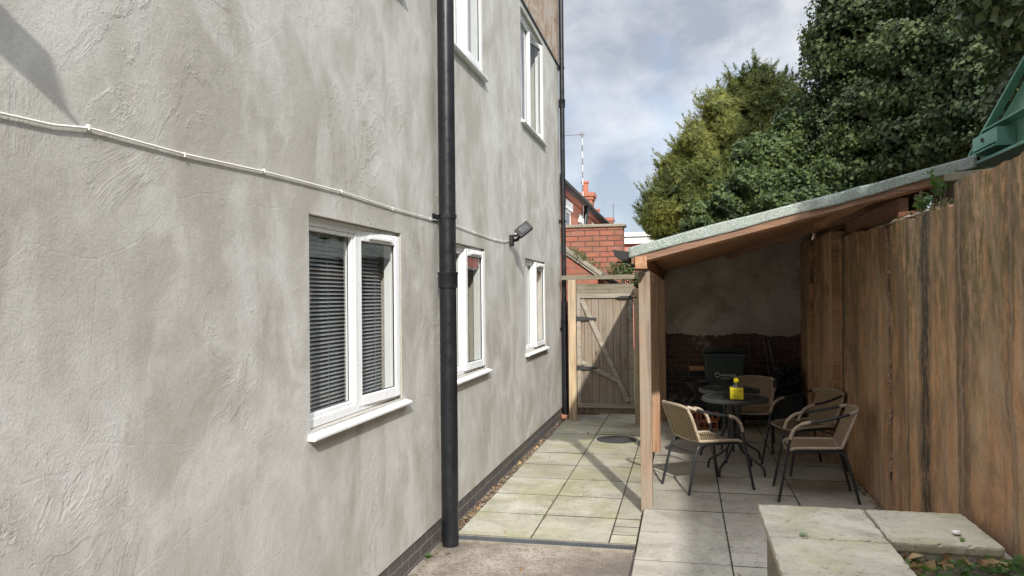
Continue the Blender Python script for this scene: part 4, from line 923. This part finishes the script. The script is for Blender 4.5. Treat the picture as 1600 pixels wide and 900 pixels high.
# ivy hanging over the bridge girder
hi = [(2.35, 5.75, 3.86, .42, .7, .36), (2.4, 4.9, 4.0, .4, .8, .4), (2.2, 5.62, 3.52, .17, .35, .20), (2.25, 5.95, 3.62, .16, .2, .16), (2.6, 6.4, 4.2, .5, .8, .5), (2.3, 3.4, 4.25, .4, 1.2, .3), (2.75, 6.9, 3.2, .35, .7, .6), (2.8, 5.6, 2.6, .35, 1.6, .6)]
hv = thing('overhanging_ivy', 'ivy spilling over the top of the green bridge girder', 'ivy', (2.3, 5.2, 3.97))
leaf_object('leaves', M['ivy'], hv, [leaf_cloud(hi, 26000, .055, 'ivy', 8, .35, 1.2, .15)])
MB().tube([(2.5, 2.5, 2.3), (2.45, 4.0, 3.2), (2.4, 5.2, 3.9), (2.2, 5.6, 3.6)], [.03, .025, .015, .005], 6).build('stem', M['bark'], hv)
# creeper tuft beside the shelter, moss on the outhouse roof
cp = thing('creeper', 'grey-green creeper hanging between the gate and the shelter gutter', 'plant', (-.62, 10.75, 1.6))
leaf_object('leaves', M['laurel'], cp, [leaf_cloud([(-.60, 10.72, 1.98, .16), (-.68, 10.9, 2.1, .18), (-.56, 10.68, 1.80, .12), (-.76, 10.78, 1.92, .13), (-.88, 11.2, 2.08, .14)], 2600, .045, 'long', 9, .5, .5, .25)])
cs = MB()
for k in range(14):
    a = random.uniform(-1, 1); cs.tube([(-.62+.15*a, 10.72, 1.55), (-.62+.22*a, 10.70, 1.85), (-.62+.3*a+random.uniform(-.1, .1), 10.72, 2.15+random.uniform(-.1, .08))], .004, 4)
cs.build('stems', M['bark'], cp)
mo = []
for k in range(26):
    x = random.uniform(-2.0, -1.2); mo.append((x, random.uniform(11.02, 11.6), slant(x)+.08, random.uniform(.03, .08)))
for k in range(8): mo.append((random.uniform(-1.15, -.75), random.uniform(11.2, 11.6), random.uniform(1.98, 2.12), random.uniform(.04, .09)))
o = leaf_object('moss', M['moss'], None, [leaf_cloud(mo, 5200, .028, 'long', 12, .8, -.5, .2)]); o['kind'] = 'stuff'; o['label'] = 'moss and small weeds covering the outhouse roof'
jm = []
for k in range(60):
    jm.append((-1.085+random.uniform(-.006, .006), random.uniform(5.4, 10.2), .0, random.uniform(.004, .012)))
    jm.append((-.34, random.uniform(5.2, 10), .005, random.uniform(.005, .016))); jm.append((random.uniform(-.3, 1.4), random.choice(ypat[8:]), .04, random.uniform(.004, .009)))
    jm.append((.262+random.uniform(-.005, .005), random.uniform(4.5, 9.5), .04, random.uniform(.004, .012))); jm.append((random.uniform(-1.62, -.36), random.choice(ypath[1:8]), .0, random.uniform(.004, .009)))
    jm.append((-1.655, random.uniform(3.6, 5.2), -.02, random.uniform(.006, .02)))
o = leaf_object('joint_moss', M['moss'], None, [leaf_cloud(jm, 5200, .010, 'long', 14, .8, -.3, .2)]); o['kind'] = 'stuff'; o['label'] = 'specks of moss in the joints of the paving and along the wall foot'
lt = [(random.uniform(-1.6, 1.35), random.uniform(4.3, 10), .043, .01) if k % 2 else (-1.6+abs(random.gauss(0, .2)), random.uniform(4.6, 10), .004, .01) for k in range(44)]
lt = [(x, y, .002 if x < -.35 else .043, r) for x, y, z, r in lt]
o = leaf_object('leaf_litter', M['dryleaf'], None, [leaf_cloud(lt, 90, .020, 'ivy', 15, .9, 0, .1)]); o['kind'] = 'stuff'; o['label'] = 'scattered scraps of dry leaf on the paving'
wt = [(random.uniform(1.47, 1.6), random.uniform(4.75, 6.4), 2.215, random.uniform(.015, .04)) for k in range(26)]
o = leaf_object('wall_top_moss', M['moss'], None, [leaf_cloud(wt, 2400, .022, 'long', 13, .8, -.5, .2)]); o['kind'] = 'stuff'; o['label'] = 'dry moss tufts along the top edge of the concrete wall'
# small weeds growing on the wall top
def weed(loc, h, n, label, leafy=True, mat='fern'):
    t = thing('wall_weed', label, 'weed', loc); rs = np.random.RandomState(int(h*1000)+n); st = MB(); pts = []
    for k in range(n):
        a = rs.rand()*6.28; l = h*(.6+.4*rs.rand()); e_ = Vector(loc)+Vector((math.cos(a)*l*.35, math.sin(a)*l*.35, l)); mi = Vector(loc).lerp(e_, .5)+Vector((0, 0, l*.1)); st.tube([loc, mi, e_], [.003, .002, .001], 5); pts += [e_, mi, mi.lerp(e_, .5)]
    st.build('stem', M['bark'], t)
    leaf_object('leaves', M[mat], t, [leaf_cloud([(p.x, p.y, p.z, .02) for p in pts], n*(60 if leafy else 12), .028, 'long', n, .6, .2, .3)])
weed((1.50, 5.38, 2.215), .10, 6, 'bright green weed on top of the concrete wall, the lower leafier one')
weed((1.50, 5.02, 2.215), .22, 5, 'taller pale flowering weed on top of the concrete wall')
weed((1.49, 5.50, 2.215), .18, 2, 'thin dried weed stalk on top of the concrete wall', False, 'moss')

# ------------------------------------------------------------------ RAISED PLANTER
rp_ = thing('raised_planter', 'raised planter with pale coping slabs in front of the concrete wall', 'planter', (.7, 4, 0))
MB().box(.425, 1.36, 4.44, 4.46, -.02, .488).build('rear_wall', M['coping'], rp_)
MB().box(.425, .53, -3, 4.438, -.02, .488).build('side_wall', M['coping'], rp_)
MB().box(.80, .90, -3, 3.90, -.02, .486).build('inner_wall', M['coping'], rp_)
MB().box(.90, 1.45, 3.93, 4.06, -.02, .486).build('inner_wall', M['coping'], rp_)
ys = [4.50-.592*i for i in range(13, -1, -1)]
def worn_slab(x0, x1, y0, y1, z0, z1, seed):
    """a cast slab with rounded, nibbled arrises"""
    rs = np.random.RandomState(seed); nx, ny, nz = 30, 30, 4; mbx = MB(); r = .006
    def P(a, b_, c):
        x = x0+(x1-x0)*a/nx; y = y0+(y1-y0)*b_/ny; z = z0+(z1-z0)*c/nz
        ed_ = (a in (0, nx))+(b_ in (0, ny))+(c in (0, nz))
        if ed_ >= 2:
            h = math.sin(a*12.9+b_*78.2+c*37.7+seed)*43758.5; h -= math.floor(h); w = r*(.35+.5*h+(1.6*h if h > .88 else 0))
            if a == 0: x += w
            if a == nx: x -= w
            if b_ == 0: y += w
            if b_ == ny: y -= w
            if c == nz: z -= w*.8
            if c == 0: z += w*.5
        elif c == nz: z += .0012*math.sin(a*.9+seed)*math.sin(b_*.7)
        return (x, y, z)
    mbx.grid(lambda u, v: P(round(u*nx), round(v*ny), nz), nx, ny); mbx.grid(lambda u, v: P(round(u*nx), round(v*ny), 0), nx, ny)
    for yy in (0, ny): mbx.grid(lambda u, v: P(round(u*nx), yy, round(v*nz)), nx, nz)
    for xx in (0, nx): mbx.grid(lambda u, v: P(xx, round(u*ny), round(v*nz)), ny, nz)
    o = mbx.build('coping_slab', M['slab_coping'], rp_)
    import bmesh
    b_ = bmesh.new(); b_.from_mesh(o.data); bmesh.ops.remove_doubles(b_, verts=b_.verts, dist=1e-5); bmesh.ops.recalc_face_normals(b_, faces=b_.faces); b_.to_mesh(o.data); b_.free()
    return o
for j in range(13):
    dz = random.uniform(-.002, .002)
    if j > 8: worn_slab(.382, .925, ys[j]+.004, ys[j+1]-.004, .490+dz, .540+dz, j)
    else: MB().box(.382, .925, ys[j]+.004, ys[j+1]-.004, .490+dz, .540+dz).build('coping_slab', M['slab_coping'], rp_, bevel=.005)
worn_slab(.936, 1.415, 3.925, 4.498, .488, .537, 40)
sl = MB(); rs = np.random.RandomState(4); sl.grid(lambda u, v: (.905+.55*u, -3+6.93*v, .445+.03*rs.rand()+.02*math.sin(v*60)), 22, 200); structure(sl.build('planter_soil', M['soil']))
fern = []
rs = np.random.RandomState(17)
def fern_tuft(c, n, L):
    V = []; Fi = []
    for k in range(n):
        a = rs.rand()*6.28; el = rs.uniform(.3, 1.1); d_ = Vector((math.cos(a)*math.cos(el), math.sin(a)*math.cos(el), math.sin(el))); sd_ = Vector((-math.sin(a), math.cos(a), 0)); l = L*rs.uniform(.6, 1.1)
        for i in range(9):
            f = (i+1)/9; q = Vector(c)+d_*l*f+Vector((0, 0, -l*.45*f*f)); w = l*.30*(1-f*.8)
            for s_ in (-1, 1):
                tp = q+sd_*s_*w+d_*w*.35; b = len(V); V += [tuple(q-d_*w*.16), tuple(q+d_*w*.22), tuple(tp)]; Fi.append((b, b+1, b+2))
    return np.array(V), [np.array(Fi)]
for k in range(150):
    fern.append(fern_tuft((rs.uniform(.95, 1.43), rs.uniform(3.05, 3.86), .465), rs.randint(4, 9), rs.uniform(.05, .11)))
for k in range(26): fern.append(fern_tuft((rs.uniform(1.30, 1.44), rs.uniform(3.3, 3.9), .475), 8, rs.uniform(.08, .14)))
o = leaf_object('ground_cover', M['fern'], None, fern); o['kind'] = 'stuff'; o['label'] = 'low ferny green weeds covering the planter soil'
dl = leaf_cloud([(1.1, 3.82, .46, .16, .10, .03), (.98, 3.6, .465, .07, .2, .03), (1.3, 3.85, .465, .1, .06, .03)], 260, .05, 'ivy', 31, .9, 0, .1)
o = leaf_object('dead_leaves', M['dryleaf'], None, [dl]); o['kind'] = 'stuff'; o['label'] = 'dry brown leaves lying on the planter soil'
gl = leaf_cloud([(-1.665, 6.4, .0, .03, .5, .012), (-1.665, 5.6, .0, .03, .3, .012), (-1.66, 8.3, .0, .02, .9, .01)], 150, .028, 'ivy', 33, .9, 0, .1)
o = leaf_object('fallen_leaves', M['dryleaf'], None, [gl]); o['kind'] = 'stuff'; o['label'] = 'dry leaves blown against the foot of the house'
def leaf1(loc, s, rz, mat, label, nm='fallen_leaf', cat='leaf'):
    V = [(0, 0, .001), (.35, .3, .006), (.7, .22, .004), (1, 0, .002), (.7, -.22, .006), (.35, -.3, .003), (.5, 0, .0)]
    ca, sa = math.cos(rz), math.sin(rz); mbx = MB(); top = [((x*ca-y*sa)*s, (x*sa+y*ca)*s, z+.003) for x, y, z in V]; mbx.add(top, [(0,1,6),(1,2,6),(2,3,6),(3,4,6),(4,5,6),(5,0,6)])
    o = mbx.build(nm, M[mat], recalc=False); md = o.modifiers.new('t', 'SOLIDIFY'); md.thickness = .0015; o.location = loc; tag(o, label, cat); return o
leaf1((.52, 3.93, .542), .048, .2, 'leafgreen', 'green fallen leaf lying on the left coping slabs of the planter')
leaf1((1.25, 3.98, .540), .045, 1.2, 'leafgreen', 'green fallen leaf near the edge of the right coping slab')
pbm = MB(); pbm.lathe([(.002, 0), (.018, .003), (.022, .009), (.016, .016), (.003, .019)], (0, 0, 0), 12); o = pbm.build('white_pebble', M['white'], smooth=True); o.location = (1.262, 4.09, .541); tag(o, 'small white pebble on the right coping slab', 'pebble')
lw = thing('small_weed', 'small green weed growing at the foot of the house left of the drainpipe', 'weed', (-1.69, 4.86, -.02))
leaf_object('leaves', M['fern'], lw, [fern_tuft((-1.685, 4.86, -.02), 14, .07)])

# ------------------------------------------------------------------ FURNITURE
def set_uv(o, fn):
    me = o.data; uv = me.uv_layers.new(name='UVMap')
    for l in me.loops: uv.data[l.index].uv = fn(me.vertices[l.vertex_index].co)
def bez(pts, n=5):
    P = [Vector(p) for p in pts]; out = []
    for i in range(len(P)-1):
        p0 = P[max(i-1, 0)]; p1 = P[i]; p2 = P[i+1]; p3 = P[min(i+2, len(P)-1)]
        for k in range(n):
            t = k/n; out.append(.5*((2*p1)+(p2-p0)*t+(2*p0-5*p1+4*p2-p3)*t*t+(3*p1-p0-3*p2+p3)*t**3))
    out.append(P[-1]); return out
def make_chair():
    t = thing('bistro_chair', '', 'chair', (0,0,0), 'wicker bistro chairs round the tables', world=False)
    TR = .0115
    # seat
    def seat(u, v):
        x = (u-.5)*2; w = .205+.02*v; y = -.185+.40*v; return (x*w, y, .425-.012*math.cos(x*1.5)-.02*(max(0, v-.85)/.15)**2+.012*(1-v))
    s = MB().grid(seat, 24, 24); so2 = s.build('seat', M['weave'], t, smooth=True, recalc=False); set_uv(so2, lambda c: (c.x/.036, c.y/.022)); md = so2.modifiers.new('t', 'SOLIDIFY'); md.thickness = .012
    rim = [seat(i/12, 0) for i in range(13)]+[seat(1, i/10) for i in range(1, 11)]+[seat(1-i/12, 1) for i in range(1, 13)]+[seat(0, 1-i/10) for i in range(1, 11)]
    MB().tube(rim, .0125, 8).build('seat_rim', M['wrap'], so2, smooth=True)
    # backrest
    def back(u, v):
        x = (u-.5)*2; w = .195+.012*v-.03*max(0, v-.75)*4*.6; yb = -.185-.115*v; return (x*w, yb-.03*(1-x*x)*(.3+.7*v), .43+(.305-.02*abs(x)**3)*v)
    s = MB().grid(back, 24, 24); bo = s.build('backrest', M['weave'], t, smooth=True, recalc=False); set_uv(bo, lambda c: (c.x/.036, c.z/.021)); md = bo.modifiers.new('t', 'SOLIDIFY'); md.thickness = .012
    rim = [back(0, i/12) for i in range(13)]+[back(i/12, 1) for i in range(1, 13)]+[back(1, 1-i/12) for i in range(1, 13)]
    MB().tube(bez(rim, 2), .0135, 8).build('backrest_rim', M['wrap'], bo, smooth=True)
    for sx in (-1, 1):
        fl = bez([(sx*.262, .30, .0), (sx*.25, .262, .20), (sx*.238, .225, .41), (sx*.245, .205, .50)], 5)
        MB().tube(fl, TR, 10).build('leg', M['frame'], t, smooth='auto')
        arm = bez([(sx*.245, .205, .50), (sx*.252, .178, .572), (sx*.258, .12, .622), (sx*.262, .05, .643), (sx*.262, -.06, .662), (sx*.25, -.17, .688), (sx*.225, -.255, .712), (sx*.19, -.298, .728)], 5)
        ao = MB().tube(arm, TR*.98, 10).build('armrest', M['frame'], t, smooth='auto')
        MB().tube(arm[:16], TR+.003, 10).build('wicker_wrap', M['wrap'], ao, smooth='auto')
        MB().tube(arm[-7:], TR+.003, 10).build('wicker_wrap', M['wrap'], ao, smooth='auto')
        rl = bez([(sx*.212, -.31, 0), (sx*.204, -.265, .19), (sx*.196, -.215, .36), (sx*.192, -.17, .398), (sx*.195, -.05, .402), (sx*.215, .21, .402)], 5)
        MB().tube(rl, TR, 10).build('leg', M['frame'], t, smooth='auto')
    st = MB(); st.tube([(-.198, -.225, .335), (.198, -.225, .335)], .008, 8); st.tube([(-.236, .215, .402), (.236, .215, .402)], .009, 8); st.build('stretcher', M['frame'], t, smooth='auto')
    return t
def place(o, x, y, face, label):
    o.location = (x, y, .042); o.rotation_euler = (0, 0, math.atan2(-face[0], face[1])); o['label'] = label
ch0 = make_chair()
place(ch0, .16, 6.90, (.49, .31), 'wicker bistro chair nearest the front post, seen from its right side')
c = copy_tree(ch0); place(c, 1.02, 6.735, (-1, .03), 'front right wicker bistro chair beside the concrete wall, nearest the camera of the pair')
c = copy_tree(ch0); place(c, 1.09, 7.76, (-.92, -.40), 'rear right wicker bistro chair, behind the other chair along the concrete wall')
c = copy_tree(ch0); place(c, .68, 8.75, (-.22, -1), 'wicker bistro chair behind the tables, facing out of the shelter')
def make_table():
    t = thing('bistro_table', '', 'table', (0,0,0), 'round bistro tables in the shelter', world=False)
    tp = MB(); tp.lathe([(.001, .690), (.283, .690), (.287, .694), (.283, .699), (.001, .699)], n=56); tp.build('tabletop', M['tabletop'], t, smooth='auto')
    rm = MB(); rm.lathe([(.284, .665), (.296, .665), (.303, .671), (.304, .697), (.299, .705), (.288, .706), (.284, .700), (.284, .665)], n=56, cap=False); rm.build('rim', M['tablerim'], t, smooth='auto')
    for k in range(4):
        a = math.radians(45+90*k+12); ca, sa = math.cos(a), math.sin(a)
        P = lambda r, z: (r*ca, r*sa, z)
        MB().tube(bez([P(.27, .672), P(.20, .675), P(.09, .665), P(.052, .62), P(.045, .45), P(.050, .30), P(.10, .20), P(.20, .125), P(.268, .085), P(.290, .045), P(.292, .0)], 5), .0115, 10).build('leg', M['frame'], t, smooth='auto')
    rg = MB()
    for z in (.33,):
        rg.tube([(.05*math.cos(i*math.pi/12), .05*math.sin(i*math.pi/12), z) for i in range(25)], .006, 6)
    rg.build('leg_ring', M['frame'], t, smooth=True); return t
tb0 = make_table(); tb0.location = (.445, 7.50, .042); tb0['label'] = 'nearer round dark bistro table carrying the yellow smiling cube'
c = copy_tree(tb0); c.location = (.43, 8.16, .042); c.rotation_euler.z = .4; c['label'] = 'farther round dark bistro table, bare, behind the yellow cube'
# yellow cube with a smile
yc = thing('smiling_cube', 'small yellow cube ornament with smiling face and ball on top, on the near table', 'ornament', (.45, 7.33, .749))
cx_, cy_, cz_ = .45, 7.33, .749; a = .058/1
cb_ = MB().box(cx_-a, cx_+a, cy_-a, cy_+a, cz_, cz_+.105).build('cube', M['yellow'], yc, bevel=.005)
MB().lathe([(.036, 0), (.036, .016), (.03, .02), (.001, .02)], (cx_, cy_, cz_+.105), 20).build('metal_cap', M['lead'], yc, smooth='auto')
MB().tube([(cx_, cy_, cz_+.12), (cx_, cy_, cz_+.15)], .008, 10).build('stem', M['lead'], yc)
MB().lathe([(.001, -.026), (.013, -.0225), (.0225, -.013), (.026, 0), (.0225, .013), (.013, .0225), (.001, .026)], (cx_, cy_, cz_+.168), 20).build('ball', M['yellow'], yc, smooth=True)
fc = MB(); yf = cy_-a-.001
fc.tube([(cx_+.032*math.cos(t_), yf, cz_+.048-.024*math.sin(t_)) for t_ in [math.pi*(.08+.84*k/12) for k in range(13)]], .0022, 5)
for sx in (-.026, .026): fc.tube([(cx_+sx+.012*math.cos(t_), yf, cz_+.072+.010*math.sin(t_)) for t_ in [math.pi*k/8 for k in range(9)]], .0024, 5)
fc.build('face_print', M['faceink'], cb_)

# wheelie bin
wb = thing('wheelie_bin', 'dark green wheelie bin standing against the back wall', 'bin', (.47, 10.05, .04))
bx, by, bz = .47, 10.05, .04
body = MB(); body.hexa([(bx-.20,by-.20,bz+.06),(bx+.20,by-.20,bz+.06),(bx+.20,by+.18,bz+.06),(bx-.20,by+.18,bz+.06),(bx-.245,by-.27,bz+.93),(bx+.245,by-.27,bz+.93),(bx+.245,by+.26,bz+.93),(bx-.245,by+.26,bz+.93)])
bo = body.build('body', M['binplastic'], wb, bevel=.02)
MB().box(bx-.272, bx+.272, by-.295, by+.27, bz+.90, bz+.945).build('rim', M['binplastic'], wb, bevel=.008)
ld = MB(); ld.grid(lambda u, v: (bx-.28+.56*u, by-.31+.60*v, bz+.95+.055*math.sin(math.pi*u)**.5*math.sin(math.pi*(v*.9+.05))**.5), 14, 14); l_ = ld.build('lid', M['binplastic'], wb, smooth=True, recalc=False); md = l_.modifiers.new('t', 'SOLIDIFY'); md.thickness = .012
MB().tube([(bx-.22, by+.30, bz+.93), (bx+.22, by+.30, bz+.93)], .014, 8).build('handle', M['black'], wb)
for sx in (-1, 1): MB().tube([(bx+sx*.20, by+.19, bz+.10), (bx+sx*.25, by+.19, bz+.10)], .10, 20).build('wheel', M['rubber'], wb, smooth='auto')
def text_mesh(txt, size, loc, rot, mat, nm, parent):
    cu = bpy.data.curves.new(nm, 'FONT'); cu.body = txt; cu.size = size; cu.extrude = .0006; cu.align_x = 'LEFT'
    ob = bpy.data.objects.new('tmp', cu); COL.objects.link(ob); bpy.context.view_layer.update()
    me = bpy.data.meshes.new_from_object(ob.evaluated_get(bpy.context.evaluated_depsgraph_get())); bpy.data.objects.remove(ob)
    me.transform(Matrix.Translation(Vector(loc)-Vector(parent.parent.location if parent.parent else parent.location)) @ rot); me.materials.clear(); me.materials.append(mat)
    o = bpy.data.objects.new(nm, me); COL.objects.link(o); o.parent = parent; return o
tilt = Matrix.Rotation(math.pi/2+.08, 4, 'X')
yf = by-.252
text_mesh('neocode', .052, (bx-.055, yf-.002, bz+.66), tilt, M['print'], 'printed_text', bo)
text_mesh('technologies', .030, (bx-.055, yf+.001, bz+.625), tilt, M['print'], 'printed_text', bo)
rg = MB(); rg.tube([(bx-.092+.026*math.cos(i*math.pi/12), yf-.002-.001*math.sin(i*math.pi/12), bz+.675+.026*math.sin(i*math.pi/12)) for i in range(1, 24)], .0045, 6); rg.build('printed_ring', M['print'], bo)

# odds and ends along the back wall
for i, (x0, x1, zt, r, lab) in enumerate(((.86, .80, 1.12, .010, 'thin dark pole leaning on the back wall just right of the bin'), (1.06, 1.00, 1.16, .013, 'left pole of the pair leaning on the back wall between bin and bag'), (1.14, 1.07, 1.10, .022, 'thick grey pole of the pair leaning on the back wall between bin and bag'))):
    o = MB().tube([(x0+.06, 10.15, .042), (x1, 10.57, zt)], r, 10).build('leaning_pole', M['steelrod'], smooth='auto'); solo(o, (x0+.06, 10.15, .04)); tag(o, lab, 'pole', 'poles leaning on the back wall')
dbx = thing('storage_box', 'dark lidded box in the back corner under the black bag', 'box', (1.25, 10.3, .04))
MB().box(1.07, 1.42, 10.12, 10.50, .042, .40).build('body', M['bagsoft'], dbx, bevel=.012); MB().box(1.055, 1.435, 10.105, 10.515, .402, .435).build('lid', M['bagsoft'], dbx, bevel=.006)
bgm = MB(); rs = np.random.RandomState(9)
phs = rs.rand(12)*6.28; dr_ = rs.normal(size=(12, 3))*7
def bag(u, v):
    th = 2*math.pi*u; ph = math.pi*v; d_ = np.array((math.sin(ph)*math.cos(th), math.sin(ph)*math.sin(th), math.cos(ph)))
    r = 1+.10*sum(abs(math.sin(d_@dr_[k]+phs[k]))-.6 for k in range(8)); return (1.25+.155*r*d_[0], 10.31+.15*r*d_[1], max(.437, .60+.19*r*d_[2]))
bgm.grid(bag, 90, 60); o = bgm.build('refuse_bag', M['blackbag'], recalc=False); solo(o, (1.25, 10.31, .437)); tag(o, 'crumpled shiny black bag sitting on the box in the back corner', 'bag')
# stacked hollow bricks and folded iron stand behind the left chair
for k, (x, y, z, rz) in enumerate(((.0, 9.85, .042, .1), (.26, 9.83, .042, -.05), (.02, 9.84, .150, .02), (.27, 9.86, .150, .15))):
    mbx = MB(); L, D_, H_ = .235, .11, .104
    # brick with three openings on its face, built of webs
    xs_ = [-L/2, -L/2+.018, -L/2+.075, -L/2+.09, -L/2+.147, -L/2+.162, L/2-.018, L/2]
    for i in range(0, 8, 2): mbx.box(xs_[i], xs_[i+1], -D_/2, D_/2, .018, H_-.018)
    mbx.box(-L/2, L/2, -D_/2, D_/2, 0, .0175); mbx.box(-L/2, L/2, -D_/2, D_/2, H_-.0175, H_); mbx.box(-L/2+.02, L/2-.02, D_/2-.012, D_/2-.002, .0185, H_-.0185)
    o = mbx.build('hollow_brick', M['hollow'], bevel=.002); o.location = (x, y, z); o.rotation_euler.z = rz
    tag(o, ('lower left', 'lower right', 'upper left', 'upper right')[k]+' orange hollow brick of the small stack behind the left chair', 'brick', 'hollow bricks stacked at the back')
fs = thing('folding_stand', 'black folding metal stand on the stack of hollow bricks', 'stand', (.13, 9.85, .26))
s = MB(); 
for sx in (-1, 1): s.tube([(.13+sx*.17, 9.80, .262), (.13-sx*.03, 9.84, .50)], .009, 6); s.tube([(.13+sx*.17, 9.92, .262), (.13-sx*.03, 9.88, .50)], .009, 6)
s.build('leg', M['iron'], fs)
MB().lathe([(.05, 0), (.13, .10), (.15, .13), (.145, .13), (.12, .10), (.04, .01)], (.13, 9.86, .50), 20).build('bowl', M['iron'], fs, smooth='auto')

for o in list(bpy.data.objects):
    if 'worldparts' in o: del o['worldparts']
